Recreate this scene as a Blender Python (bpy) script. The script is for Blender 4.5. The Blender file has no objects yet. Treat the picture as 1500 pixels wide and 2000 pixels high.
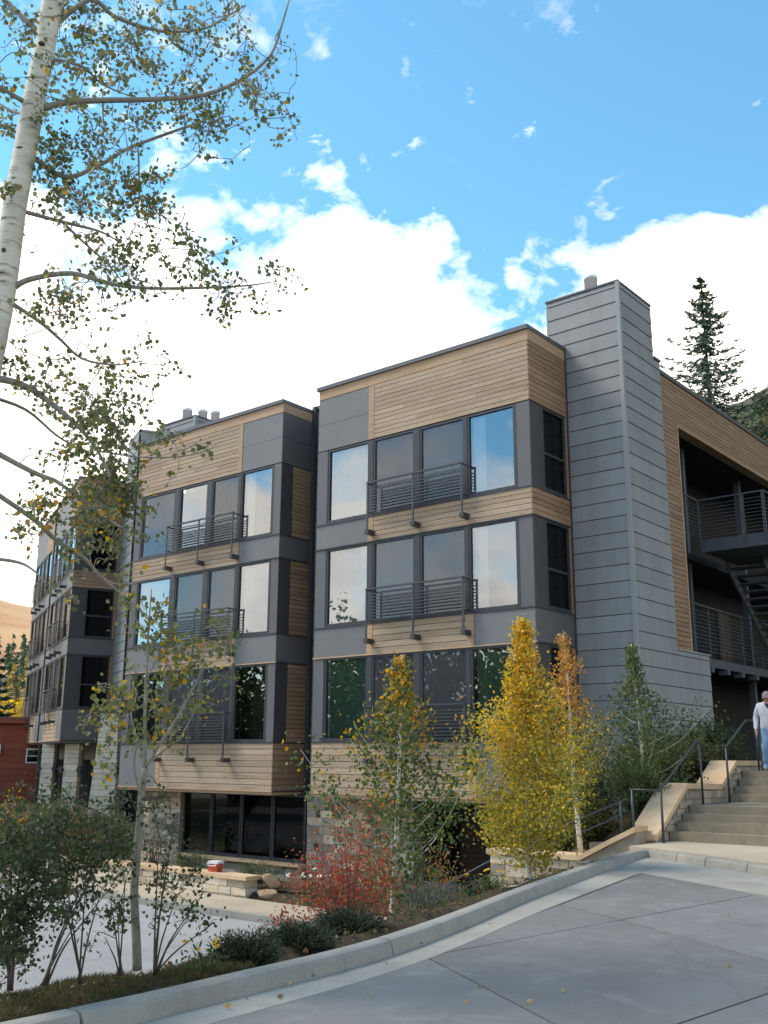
import bpy, bmesh, math, random
import numpy as np
from mathutils import Vector, Matrix

S = bpy.context.scene
COL = S.collection
RAD = math.radians

# ------------------------------------------------------------------ camera
def make_camera():
    cam = bpy.data.cameras.new('camera'); o = bpy.data.objects.new('camera', cam); COL.objects.link(o)
    yaw, pit, rol = RAD(-39.72), RAD(13.856), RAD(.35)
    fwd = Vector((math.sin(yaw)*math.cos(pit), math.cos(yaw)*math.cos(pit), math.sin(pit)))
    r = Vector((math.cos(yaw), -math.sin(yaw), 0)); u = r.cross(fwd)
    r2 = r*math.cos(rol)+u*math.sin(rol); u2 = -r*math.sin(rol)+u*math.cos(rol)
    m = Matrix((r2, u2, -fwd)).transposed().to_4x4()
    o.matrix_world = m                      # the lens is the origin of the place; the drive lies 1.5 m below it
    cam.sensor_width = 36; cam.lens = 1955.8/2000*36; cam.clip_start = .05; cam.clip_end = 5000
    S.camera = o
make_camera()

# ------------------------------------------------------------------ sky
SUN_AZ, SUN_EL = RAD(-118), RAD(50)        # azimuth clockwise from +Y, where the sun stands
CLOUD_OFF = (3.1, 7.4, 1.7)
def make_world():
    w = bpy.data.worlds.new('World'); S.world = w; w.use_nodes = True
    nt = w.node_tree; nt.nodes.clear()
    N = lambda t, **k: mk(nt, t, **k)
    L = nt.links.new
    out = N('ShaderNodeOutputWorld'); bg = N('ShaderNodeBackground')
    sky = N('ShaderNodeTexSky'); sky.sky_type = 'NISHITA'; sky.sun_disc = False
    sky.sun_elevation = SUN_EL; sky.sun_rotation = SUN_AZ; sky.altitude = 2400; sky.air_density = 1.0; sky.dust_density = .3; sky.ozone_density = 1.5
    tc = N('ShaderNodeTexCoord'); sep = N('ShaderNodeSeparateXYZ'); L(tc.outputs['Generated'], sep.inputs[0])
    def M(op, a, b=None, clamp=False):
        n = N('ShaderNodeMath'); n.operation = op; n.use_clamp = clamp
        for i, v in enumerate((a, b)):
            if v is None: continue
            if isinstance(v, (int, float)): n.inputs[i].default_value = v
            else: L(v, n.inputs[i])
        return n.outputs[0]
    el = M('ARCSINE', sep.outputs[2])
    az = M('ARCTAN2', sep.outputs[0], sep.outputs[1])
    # cloud bank: how high its top reaches in each direction (radians of elevation)
    azn = M('MULTIPLY_ADD', az, 1/(2*math.pi)); azn.node.inputs[2].default_value = .5
    ramp = N('ShaderNodeValToRGB'); cr = ramp.color_ramp; cr.interpolation = 'B_SPLINE'
    def pos(a): return (a+180)/360
    pts = [(-180, .33), (-155, .275), (-146, .315), (-140, .335), (-130, .265), (-112, .33), (-88, .44), (-66, .55), (-52, .50), (-44, .51), (-39, .535), (-35, .50), (-32, .465), (-29, .52), (-23, .515), (-17, .475), (-5, .46), (30, .46), (80, .42), (130, .36), (180, .30)]
    while len(cr.elements) < len(pts): cr.elements.new(.5)
    for e, (a, v) in zip(cr.elements, pts):
        e.position = pos(a); e.color = (v, v, v, 1)
    L(azn, ramp.inputs[0])
    sepc = N('ShaderNodeSeparateColor'); L(ramp.outputs[0], sepc.inputs[0]); top = sepc.outputs[0]
    mp = N('ShaderNodeMapping'); L(tc.outputs['Generated'], mp.inputs[0]); mp.inputs['Location'].default_value = CLOUD_OFF
    mp.inputs['Scale'].default_value = (1, 1, 1.5)
    def noise(scale, detail, rough, src, dist=0.):
        n = N('ShaderNodeTexNoise'); n.inputs['Scale'].default_value = scale; n.inputs['Detail'].default_value = detail
        n.inputs['Roughness'].default_value = rough; n.inputs['Distortion'].default_value = dist; L(src, n.inputs['Vector']); return n.outputs[0]
    n1 = noise(5.5, 9, .55, mp.outputs[0], .25); n2 = noise(17, 6, .6, mp.outputs[0], .3); n3 = noise(3.2, 5, .5, mp.outputs[0], .1)
    puff = M('ADD', M('MULTIPLY', M('SUBTRACT', n1, .5), .30), M('MULTIPLY', M('SUBTRACT', n2, .5), .12))
    d = M('ADD', M('SUBTRACT', top, el), puff)
    mask = M('MULTIPLY', d, 17., True); mask = M('POWER', mask, .8)
    # wisps above the bank
    wz = M('ADD', M('MULTIPLY', M('SUBTRACT', n2, .615), 6.), M('MULTIPLY', M('SUBTRACT', n1, .50), 6.))
    near = M('SUBTRACT', 1., M('MULTIPLY', M('ABSOLUTE', M('SUBTRACT', el, .60)), 8.), True)
    wisp = M('MULTIPLY', M('MULTIPLY', wz, near, True), .9)
    # thinner places low in the bank let the blue through
    low = M('SUBTRACT', 1., M('MULTIPLY', M('MULTIPLY', M('SUBTRACT', n3, .53), 9., True), M('MULTIPLY', M('SUBTRACT', .42, el), 6., True)))
    mask = M('MAXIMUM', M('MULTIPLY', mask, low), wisp)
    # blue of the clear part
    tint = N('ShaderNodeMix'); tint.data_type = 'RGBA'; tint.blend_type = 'MULTIPLY'; tint.inputs[0].default_value = 1
    L(sky.outputs[0], tint.inputs[6]); tint.inputs[7].default_value = (1.15, 1.80, 1.62, 1)
    # cloud brightness: bodies with greyer hollows
    sh = M('MULTIPLY', M('SUBTRACT', noise(6.5, 7, .6, mp.outputs[0], .4), .50), 3.0, True)
    ccol = N('ShaderNodeMix'); ccol.data_type = 'RGBA'; L(sh, ccol.inputs[0])
    ccol.inputs[6].default_value = (11.0, 10.3, 9.4, 1); ccol.inputs[7].default_value = (4.1, 4.05, 4.15, 1)
    mix = N('ShaderNodeMix'); mix.data_type = 'RGBA'; L(mask, mix.inputs[0]); L(tint.outputs[2], mix.inputs[6]); L(ccol.outputs[2], mix.inputs[7])
    L(mix.outputs[2], bg.inputs[0]); bg.inputs[1].default_value = .1
    L(bg.outputs[0], out.inputs[0])
def mk(nt, t, **k):
    n = nt.nodes.new(t)
    for a, b in k.items(): setattr(n, a, b)
    return n
make_world()

# ------------------------------------------------------------------ sun, exposure
def make_sun():
    l = bpy.data.lights.new('sun', 'SUN'); l.energy = 1.9; l.angle = RAD(24); l.color = (1, .88, .72)
    o = bpy.data.objects.new('sun', l); COL.objects.link(o)
    d = Vector((math.sin(SUN_AZ)*math.cos(SUN_EL), math.cos(SUN_AZ)*math.cos(SUN_EL), math.sin(SUN_EL)))
    o.rotation_euler = d.to_track_quat('Z', 'Y').to_euler(); o.location = d*60
make_sun()
vs = S.view_settings
vs.view_transform = 'Standard'; vs.look = 'None'; vs.gamma = 1; vs.use_curve_mapping = False; vs.exposure = 1.12
S.render.engine = 'CYCLES'
S.cycles.max_bounces = 6; S.cycles.transparent_max_bounces = 12; S.cycles.use_denoising = True
S.cycles.caustics_reflective = False; S.cycles.caustics_refractive = False

# ------------------------------------------------------------------ materials
MATS = {}
def new_mat(name):
    m = bpy.data.materials.new(name); m.use_nodes = True; nt = m.node_tree
    MATS[name] = m
    return m, nt, nt.nodes['Principled BSDF'], nt.links.new
def setp(b, **k):
    for a, v in k.items():
        b.inputs[{'rough': 'Roughness', 'col': 'Base Color', 'metal': 'Metallic', 'spec': 'Specular IOR Level'}[a]].default_value = v
def rgba(c): return (c[0], c[1], c[2], 1)
def nz(nt, L, vec, scale, detail=5, rough=.55, dist=0.):
    n = mk(nt, 'ShaderNodeTexNoise'); n.inputs['Scale'].default_value = scale; n.inputs['Detail'].default_value = detail
    n.inputs['Roughness'].default_value = rough; n.inputs['Distortion'].default_value = dist
    L(vec, n.inputs['Vector']); return n.outputs[0]
def ramp(nt, L, fac, stops):
    r = mk(nt, 'ShaderNodeValToRGB'); e = r.color_ramp.elements
    while len(e) < len(stops): e.new(.5)
    for x, (p, c) in zip(e, stops): x.position = p; x.color = rgba(c)
    L(fac, r.inputs[0]); return r.outputs[0]
def mixc(nt, L, f, a, b, mode='MIX'):
    n = mk(nt, 'ShaderNodeMix'); n.data_type = 'RGBA'; n.blend_type = mode
    for i, v in ((0, f), (6, a), (7, b)):
        if isinstance(v, (int, float)): n.inputs[i].default_value = v
        elif isinstance(v, tuple): n.inputs[i].default_value = rgba(v)
        else: L(v, n.inputs[i])
    return n.outputs[2]
def pos_scaled(nt, L, sc):
    g = mk(nt, 'ShaderNodeNewGeometry'); m = mk(nt, 'ShaderNodeMapping'); m.inputs['Scale'].default_value = sc
    L(g.outputs['Position'], m.inputs[0]); return m.outputs[0]
def bump(nt, L, b, h, strength=.3, dist=.01):
    n = mk(nt, 'ShaderNodeBump'); n.inputs['Strength'].default_value = strength; n.inputs['Distance'].default_value = dist
    L(h, n.inputs['Height']); L(n.outputs[0], b.inputs['Normal'])
def rnd(nt): return mk(nt, 'ShaderNodeObjectInfo').outputs['Random']

def mat_mottled(name, c0, c1, scale=(3, 3, 3), rough=.8, var=.25, bs=.2, fine=60, detail=6, spec=.3, metal=0.):
    """two tones mixed by noise, a shade of its own for each piece, fine relief"""
    m, nt, b, L = new_mat(name); setp(b, rough=rough, spec=spec, metal=metal)
    v = pos_scaled(nt, L, scale)
    c = mixc(nt, L, ramp(nt, L, nz(nt, L, v, 1, detail, .6), [(.3, (0, 0, 0)), (.7, (1, 1, 1))]), c0, c1)
    if var:
        h = mk(nt, 'ShaderNodeMapRange'); L(rnd(nt), h.inputs[0]); h.inputs[3].default_value = 1-var; h.inputs[4].default_value = 1+var
        hv = mk(nt, 'ShaderNodeHueSaturation'); L(h.outputs[0], hv.inputs['Value']); L(c, hv.inputs['Color']); c = hv.outputs[0]
    L(c, b.inputs['Base Color'])
    if bs: bump(nt, L, b, nz(nt, L, pos_scaled(nt, L, (1, 1, 1)), fine, 3), bs, .006)
    return m
def mat_wood(name, pale, tan, dark, rough=.72):
    m, nt, b, L = new_mat(name); setp(b, rough=rough, spec=.25)
    g = mk(nt, 'ShaderNodeNewGeometry'); r = rnd(nt)
    ad = mk(nt, 'ShaderNodeVectorMath'); ad.operation = 'MULTIPLY_ADD'
    cmb = mk(nt, 'ShaderNodeCombineXYZ'); [L(r, cmb.inputs[i]) for i in range(3)]
    L(cmb.outputs[0], ad.inputs[0]); ad.inputs[1].default_value = (37, 37, 11); L(g.outputs['Position'], ad.inputs[2])
    mp = mk(nt, 'ShaderNodeMapping'); mp.inputs['Scale'].default_value = (1.1, 1.1, 26); L(ad.outputs[0], mp.inputs[0])
    grain = nz(nt, L, mp.outputs[0], 1.0, 7, .62, .3)
    big = nz(nt, L, ad.outputs[0], .9, 3)
    c = ramp(nt, L, grain, [(.28, dark), (.48, tan), (.72, pale)])
    c = mixc(nt, L, ramp(nt, L, big, [(.35, (0, 0, 0)), (.7, (.5, .5, .5))]), c, (pale[0]*.92, pale[1]*.97, pale[2]*1.1))
    # knots
    mk2 = mk(nt, 'ShaderNodeMapping'); mk2.inputs['Scale'].default_value = (2.6, 2.6, 7); L(ad.outputs[0], mk2.inputs[0])
    vo = mk(nt, 'ShaderNodeTexVoronoi'); vo.inputs['Scale'].default_value = 1; L(mk2.outputs[0], vo.inputs['Vector'])
    c = mixc(nt, L, ramp(nt, L, vo.outputs['Distance'], [(.07, (.75, .75, .75)), (.13, (0, 0, 0))]), c, (dark[0]*.55, dark[1]*.5, dark[2]*.45))
    h = mk(nt, 'ShaderNodeMapRange'); L(r, h.inputs[0]); h.inputs[3].default_value = .84; h.inputs[4].default_value = 1.10
    hv = mk(nt, 'ShaderNodeHueSaturation'); L(h.outputs[0], hv.inputs['Value']); L(c, hv.inputs['Color'])
    L(hv.outputs[0], b.inputs['Base Color']); bump(nt, L, b, grain, .35, .004)
    return m
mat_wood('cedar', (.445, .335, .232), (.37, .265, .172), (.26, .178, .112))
mat_wood('cedar_shaded', (.075, .055, .04), (.055, .04, .028), (.035, .025, .018))  # cedar darkened so its colour holds the shade of recess and breezeway
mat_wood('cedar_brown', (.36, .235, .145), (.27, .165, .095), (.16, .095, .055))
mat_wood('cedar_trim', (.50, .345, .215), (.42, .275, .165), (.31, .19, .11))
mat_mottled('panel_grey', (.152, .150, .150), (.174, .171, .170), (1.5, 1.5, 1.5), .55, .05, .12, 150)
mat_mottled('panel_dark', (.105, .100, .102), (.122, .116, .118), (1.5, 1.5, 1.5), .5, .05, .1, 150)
mat_mottled('lap_grey', (.215, .221, .221), (.268, .273, .271), (2.5, 2.5, .6), .6, .08, .3, 90)
mat_mottled('corner_grey', (.25, .262, .266), (.28, .292, .296), (2, 2, 2), .6, .03, .1)
mat_mottled('bronze', (.048, .046, .048), (.060, .057, .058), (3, 3, 3), .45, .05, .05)
mat_mottled('flashing', (.075, .070, .078), (.095, .090, .098), (2, 2, 2), .42, .05, .05, spec=.5)
mat_mottled('frame_dark', (.040, .041, .046), (.050, .051, .056), (3, 3, 3), .42, .05, 0)
mat_mottled('rail_steel', (.030, .034, .040), (.042, .046, .053), (6, 6, 6), .45, .08, .05, spec=.5)
mat_mottled('backing', (.018, .017, .017), (.024, .022, .021), (2, 2, 2), .9, 0, 0)  # dark core behind open joints; also the painted-in shade of the breezeway
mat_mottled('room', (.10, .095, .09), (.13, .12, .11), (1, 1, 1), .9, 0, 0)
mat_mottled('blue_grey_steel', (.055, .066, .082), (.075, .086, .102), (3, 3, 3), .5, .05, .05)
mat_mottled('flue_metal', (.78, .78, .78), (.84, .84, .84), (5, 5, 5), .4, .04, 0, spec=.5)
mat_mottled('stone_tan', (.46, .365, .25), (.62, .52, .395), (7, 7, 9), .85, .3, .6, 45)
mat_mottled('stone_grey', (.25, .205, .155), (.36, .30, .235), (7, 7, 9), .85, .3, .6, 45)
mat_mottled('stone_pale', (.52, .44, .34), (.70, .62, .50), (12, 12, 14), .85, .15, .6, 45)
mat_mottled('mortar', (.20, .18, .155), (.26, .235, .20), (9, 9, 9), .95, 0, .4, 60)
mat_mottled('sandstone', (.50, .335, .19), (.62, .455, .30), (2.2, 2.2, 5), .8, .1, .35, 50)
mat_mottled('boulder', (.20, .125, .07), (.34, .245, .165), (3, 3, 6), .9, .3, .8, 25)
mat_mottled('red_siding', (.24, .062, .036), (.29, .080, .046), (1, 1, 5), .7, .12, .2)
mat_mottled('white_paint', (.72, .73, .74), (.80, .80, .80), (2, 2, 2), .5, .03, 0)
mat_mottled('bark_limb', (.20, .18, .15), (.34, .31, .26), (20, 20, 8), .9, .1, .6, 40)
mat_mottled('bark_dark', (.050, .040, .034), (.095, .078, .064), (20, 20, 8), .9, .1, .6, 40)
mat_mottled('bark_brown', (.11, .085, .065), (.17, .135, .105), (20, 20, 8), .9, .1, .6, 40)
mat_mottled('bark_sapling', (.15, .14, .11), (.30, .28, .225), (14, 14, 10), .85, .1, .5, 40)
mat_mottled('mulch', (.060, .040, .028), (.115, .080, .055), (9, 9, 9), .95, 0, .9, 30)
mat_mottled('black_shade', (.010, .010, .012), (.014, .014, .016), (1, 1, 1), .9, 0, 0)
mat_mottled('cooler_red', (.50, .085, .035), (.56, .10, .045), (3, 3, 3), .45, 0, 0)
mat_mottled('blue_glaze', (.012, .025, .17), (.02, .04, .24), (5, 5, 5), .25, 0, 0, spec=.6)
mat_mottled('cap_cloth', (.17, .12, .14), (.24, .18, .20), (12, 12, 12), .9, 0, .3, 300)
mat_mottled('jacket', (.42, .43, .47), (.56, .57, .60), (6, 6, 6), .85, 0, .4, 70)
mat_mottled('denim', (.13, .22, .36), (.26, .37, .52), (5, 5, 3), .9, 0, .4, 120)
mat_mottled('dark_shirt', (.035, .04, .055), (.05, .055, .07), (9, 9, 9), .9, 0, 0)
mat_mottled('skin', (.36, .20, .14), (.42, .245, .175), (14, 14, 14), .55, 0, 0)
mat_mottled('shoe', (.28, .26, .25), (.36, .34, .33), (9, 9, 9), .7, 0, 0)
mat_mottled('hair', (.06, .05, .045), (.10, .085, .075), (30, 30, 30), .7, 0, 0)
mat_mottled('curtain_green', (.13, .22, .16), (.18, .28, .21), (40, 40, .5), .9, 0, 0)
mat_mottled('curtain_pale', (.52, .53, .52), (.62, .62, .60), (40, 40, .5), .9, 0, 0)
mat_mottled('blind_dark', (.060, .060, .066), (.075, .075, .08), (1, 1, 3), .8, .1, 0)

def mat_concrete(name, c0, c1, stain, ss=.55, streak=(1, 1, 1), worn=False):
    m, nt, b, L = new_mat(name); setp(b, rough=.82, spec=.3)
    v = pos_scaled(nt, L, streak)
    c = mixc(nt, L, ramp(nt, L, nz(nt, L, v, ss, 7, .62, .5), [(.30, (0, 0, 0)), (.68, (1, 1, 1))]), c0, c1)
    p = pos_scaled(nt, L, (1, 1, 1))
    c = mixc(nt, L, ramp(nt, L, nz(nt, L, p, 2.6, 8, .68, .8), [(.50, (0, 0, 0)), (.72, (.65, .65, .65))]), c, stain)
    c = mixc(nt, L, ramp(nt, L, nz(nt, L, p, 140, 2), [(.35, (.0, .0, .0)), (.75, (.42, .42, .42))]), c, (c0[0]*.45, c0[1]*.45, c0[2]*.45))
    if worn:
        # brushed scrapes, hairline cracks, a few oil spots
        q = pos_scaled(nt, L, (.9, 5.5, 1))
        c = mixc(nt, L, ramp(nt, L, nz(nt, L, q, 1.6, 7, .72, 1.2), [(.58, (0, 0, 0)), (.74, (.38, .38, .38))]), c, (.32, .315, .305))
        q2 = pos_scaled(nt, L, (1, 1, 1)); wv = mk(nt, 'ShaderNodeTexNoise'); wv.inputs['Scale'].default_value = 1.1; L(q2, wv.inputs['Vector'])
        ad = mk(nt, 'ShaderNodeMix'); ad.data_type = 'RGBA'; ad.inputs[0].default_value = .35; L(q2, ad.inputs[6]); L(wv.outputs['Color'], ad.inputs[7])
        vo = mk(nt, 'ShaderNodeTexVoronoi'); vo.feature = 'DISTANCE_TO_EDGE'; vo.inputs['Scale'].default_value = .55; L(ad.outputs[2], vo.inputs['Vector'])
        c = mixc(nt, L, ramp(nt, L, vo.outputs['Distance'], [(.0, (.3, .3, .3)), (.004, (0, 0, 0))]), c, (.06, .06, .058))
        vs2 = mk(nt, 'ShaderNodeTexVoronoi'); vs2.inputs['Scale'].default_value = 1.3; L(q2, vs2.inputs['Vector'])
        c = mixc(nt, L, ramp(nt, L, vs2.outputs['Distance'], [(.05, (.4, .4, .4)), (.16, (0, 0, 0))]), c, (.07, .068, .065))
    h = mk(nt, 'ShaderNodeMapRange'); L(rnd(nt), h.inputs[0]); h.inputs[3].default_value = .93; h.inputs[4].default_value = 1.07
    hv = mk(nt, 'ShaderNodeHueSaturation'); L(h.outputs[0], hv.inputs['Value']); L(c, hv.inputs['Color'])
    L(hv.outputs[0], b.inputs['Base Color']); bump(nt, L, b, nz(nt, L, p, 90, 4), .35, .004)
    return m
mat_concrete('concrete_drive', (.150, .146, .139), (.212, .207, .197), (.275, .268, .255), .5, (1, .55, 1), True)
mat_concrete('concrete_kerb', (.27, .255, .225), (.37, .35, .31), (.21, .19, .16), 1.3)
mat_concrete('concrete_gutter', (.30, .28, .245), (.40, .375, .33), (.24, .225, .20), 1.1)
mat_concrete('concrete_step', (.22, .185, .135), (.30, .255, .19), (.17, .145, .105), 1.6)
mat_concrete('concrete_tan', (.42, .345, .25), (.52, .44, .33), (.36, .30, .22), .8)
mat_concrete('concrete_low', (.30, .295, .285), (.39, .385, .375), (.25, .25, .25), .5)

def mat_birch():
    m, nt, b, L = new_mat('bark_aspen'); setp(b, rough=.75, spec=.25)
    v = pos_scaled(nt, L, (5, 5, 28))
    n = nz(nt, L, v, 1.0, 5, .6, .4)
    c = ramp(nt, L, n, [(.30, (.09, .075, .06)), (.37, (.42, .38, .30)), (.45, (.62, .58, .48)), (.8, (.74, .70, .60))])
    c = mixc(nt, L, ramp(nt, L, nz(nt, L, pos_scaled(nt, L, (1, 1, 1)), 2.2, 4), [(.45, (0, 0, 0)), (.75, (.55, .55, .55))]), c, (.44, .43, .33))
    L(c, b.inputs['Base Color']); bump(nt, L, b, n, .4, .01)
mat_birch()
def mat_leaf(name, trans=.35, rough=.5):
    m, nt, b, L = new_mat(name); setp(b, rough=rough, spec=.35)
    a = mk(nt, 'ShaderNodeAttribute'); a.attribute_name = 'tone'
    L(a.outputs['Color'], b.inputs['Base Color'])
    t = mk(nt, 'ShaderNodeBsdfTranslucent')
    hs = mk(nt, 'ShaderNodeHueSaturation'); hs.inputs['Value'].default_value = 1.25; hs.inputs['Saturation'].default_value = 1.1; L(a.outputs['Color'], hs.inputs['Color']); L(hs.outputs[0], t.inputs[0])
    mx = mk(nt, 'ShaderNodeMixShader'); mx.inputs[0].default_value = trans
    L(b.outputs[0], mx.inputs[1]); L(t.outputs[0], mx.inputs[2]); L(mx.outputs[0], nt.nodes['Material Output'].inputs[0])
mat_leaf('leaf', .5); mat_leaf('needle', .08, .7)
def mat_glass(name, refl, tint, ior=1.5):
    """coated double glazing: mirrors the sky, lets some of the room through"""
    m, nt, b, L = new_mat(name); nt.nodes.remove(b)
    gl = mk(nt, 'ShaderNodeBsdfGlossy'); gl.inputs['Roughness'].default_value = .008; gl.inputs['Color'].default_value = (.93, .96, 1, 1)
    tr = mk(nt, 'ShaderNodeBsdfTransparent'); tr.inputs[0].default_value = rgba(tint)
    fr = mk(nt, 'ShaderNodeFresnel'); fr.inputs[0].default_value = ior
    mr = mk(nt, 'ShaderNodeMapRange'); mr.inputs[3].default_value = refl; mr.inputs[4].default_value = 1; L(fr.outputs[0], mr.inputs[0])
    # faint waviness of real panes
    bp = mk(nt, 'ShaderNodeBump'); bp.inputs['Strength'].default_value = .06; bp.inputs['Distance'].default_value = .02
    L(nz(nt, L, pos_scaled(nt, L, (1, 1, 1)), 1.4, 2), bp.inputs['Height']); L(bp.outputs[0], gl.inputs['Normal'])
    mx = mk(nt, 'ShaderNodeMixShader'); L(mr.outputs[0], mx.inputs[0]); L(tr.outputs[0], mx.inputs[1]); L(gl.outputs[0], mx.inputs[2])
    L(mx.outputs[0], nt.nodes['Material Output'].inputs[0])
mat_glass('glass', .20, (.70, .75, .73)); mat_glass('glass_dark', .0, (.30, .32, .33), 1.28)
def mat_screen():
    m, nt, b, L = new_mat('insect_screen'); setp(b, rough=.6, col=(.060, .062, .072, 1), spec=.4)
    tr = mk(nt, 'ShaderNodeBsdfTransparent'); mx = mk(nt, 'ShaderNodeMixShader'); mx.inputs[0].default_value = .56
    L(b.outputs[0], mx.inputs[1]); L(tr.outputs[0], mx.inputs[2]); L(mx.outputs[0], nt.nodes['Material Output'].inputs[0])
mat_screen()
def mat_hill():
    m, nt, b, L = new_mat('hill_grass'); setp(b, rough=.95, spec=.1)
    p = pos_scaled(nt, L, (.012, .012, .02))
    c = ramp(nt, L, nz(nt, L, p, 1, 8, .6), [(.32, (.34, .17, .11)), (.45, (.56, .31, .16)), (.6, (.62, .39, .20)), (.75, (.46, .33, .15))])
    L(c, b.inputs['Base Color'])
mat_hill()
mat_mottled('hill_wood', (.05, .065, .035), (.16, .14, .085), (.25, .25, .25), .95, 0, .5, 2)
def mat_ground():
    m, nt, b, L = new_mat('ground_soil'); setp(b, rough=.95, spec=.1)
    p = pos_scaled(nt, L, (1, 1, 1))
    c = ramp(nt, L, nz(nt, L, p, 2.2, 8, .7), [(.3, (.030, .022, .016)), (.5, (.058, .044, .030)), (.7, (.10, .080, .052))])
    c = mixc(nt, L, ramp(nt, L, nz(nt, L, p, .6, 4), [(.45, (0, 0, 0)), (.6, (.6, .6, .6))]), c, (.055, .062, .028))
    L(c, b.inputs['Base Color']); bump(nt, L, b, nz(nt, L, p, 14, 6), .9, .05)
mat_ground()

# ------------------------------------------------------------------ object helpers
def tag(o, label=None, cat=None, group=None, kind=None):
    for k, v in (('label', label), ('category', cat), ('group', group), ('kind', kind)):
        if v: o[k] = v
    return o
def empty(name, loc=(0, 0, 0), label=None, cat=None, group=None, kind=None):
    o = bpy.data.objects.new(name, None); COL.objects.link(o); o.location = loc; o.empty_display_size = .2
    return tag(o, label, cat, group, kind)
def put(name, me, parent=None, mw=None):
    o = bpy.data.objects.new(name, me); COL.objects.link(o)
    mw = mw or Matrix()
    if parent is not None:
        o.parent = parent; pm = WM.get(parent.name, Matrix.Translation(parent.location))
        o.matrix_basis = pm.inverted() @ mw
    else: o.matrix_basis = mw
    WM[o.name] = mw
    return o
WM = {}
def mesh(name, verts, faces, mat, smooth=False):
    me = bpy.data.meshes.new(name); me.from_pydata([tuple(v) for v in verts], [], faces); me.update()
    for x in (mat if isinstance(mat, (list, tuple)) else [mat]): me.materials.append(MATS[x])
    if smooth: me.polygons.foreach_set('use_smooth', [True]*len(me.polygons))
    return me
CUBE_F = [(0, 1, 3, 2), (4, 6, 7, 5), (0, 4, 5, 1), (2, 3, 7, 6), (0, 2, 6, 4), (1, 5, 7, 3)]
_unit = {}
def unit_box(mat):
    if mat not in _unit:
        _unit[mat] = mesh('box_'+mat, [(x, y, z) for x in (0, 1) for y in (0, 1) for z in (0, 1)], CUBE_F, mat)
    return _unit[mat]
def unit_lap(mat):                             # a lap panel: its lower edge stands proud
    k = 'lap_'+mat
    if k not in _unit:
        v = [(0, .55, 1), (1, .55, 1), (0, 1, 1), (1, 1, 1), (0, 0, 0), (1, 0, 0), (0, 1, 0), (1, 1, 0)]
        _unit[k] = mesh(k, v, [(0, 4, 5, 1), (0, 1, 3, 2), (4, 6, 7, 5), (2, 3, 7, 6), (0, 2, 6, 4), (1, 5, 7, 3)], mat)
    return _unit[k]
class Frame:
    """a wall's own axes: u along it seen from outside left to right, d inwards, z up"""
    def __init__(s, o, ang):
        s.o = Vector((o[0], o[1], 0)); s.m = Matrix.Translation(s.o) @ Matrix.Rotation(ang, 4, 'Z')
    def mw(s, u0, u1, d0, d1, z0, z1):
        return s.m @ Matrix.Translation((u0, d0, z0)) @ Matrix.Diagonal((u1-u0, d1-d0, z1-z0, 1))
    def p(s, u, d, z): return s.m @ Vector((u, d, z))
def box(name, F, r, mat, parent, lap=False):
    return put(name, unit_lap(mat) if lap else unit_box(mat), parent, F.mw(*r))
def multi(name, F, rects, mat, parent=None):   # several bars of ONE part in one mesh
    v, f = [], []
    for (u0, u1, d0, d1, z0, z1) in rects:
        n = len(v)
        v += [F.p(u, d, z) for u in (u0, u1) for d in (d0, d1) for z in (z0, z1)]
        f += [tuple(i+n for i in q) for q in CUBE_F]
    return put(name, mesh(name, v, f, mat), parent)
def tube_data(pts, sides=6, cap=True):         # pts: (x, y, z, r)
    P = [Vector(p[:3]) for p in pts]; v, f = [], []
    ref = Vector((.31, .17, .93))
    for i, p in enumerate(P):
        t = (P[min(i+1, len(P)-1)]-P[max(i-1, 0)]).normalized()
        a = t.cross(ref if abs(t.dot(ref)) < .95 else Vector((1, 0, 0))).normalized(); b = t.cross(a)
        for k in range(sides):
            q = 2*math.pi*k/sides; v.append(p+(a*math.cos(q)+b*math.sin(q))*pts[i][3])
    for i in range(len(P)-1):
        for k in range(sides):
            k2 = (k+1) % sides
            f.append((i*sides+k, i*sides+k2, (i+1)*sides+k2, (i+1)*sides+k))
    if cap:
        f.append(tuple(range(sides))[::-1]); f.append(tuple((len(P)-1)*sides+k for k in range(sides)))
    return v, f
def smooth_line(pts, n=3):                     # Catmull-Rom through (x, y, z, r)
    A = [np.array(p, float) for p in pts]; A = [2*A[0]-A[1]]+A+[2*A[-1]-A[-2]]; out = []
    for i in range(1, len(A)-2):
        for k in range(n):
            t = k/n; p0, p1, p2, p3 = A[i-1:i+3]
            q = .5*((2*p1)+(-p0+p2)*t+(2*p0-5*p1+4*p2-p3)*t*t+(-p0+3*p1-3*p2+p3)*t**3)
            q[3] = max(q[3], .001); out.append(q)
    out.append(A[-2]); return out
def tubes(name, lines, mat, parent=None, sides=6):
    v, f = [], []
    for l in lines:
        a, b = tube_data(l, sides); n = len(v); v += a; f += [tuple(i+n for i in q) for q in b]
    return put(name, mesh(name, v, f, mat, True), parent)
def bar3(name, a, b, r, mat, parent, sides=6):
    return tubes(name, [[(*a, r), (*b, r)]], mat, parent, sides)

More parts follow.
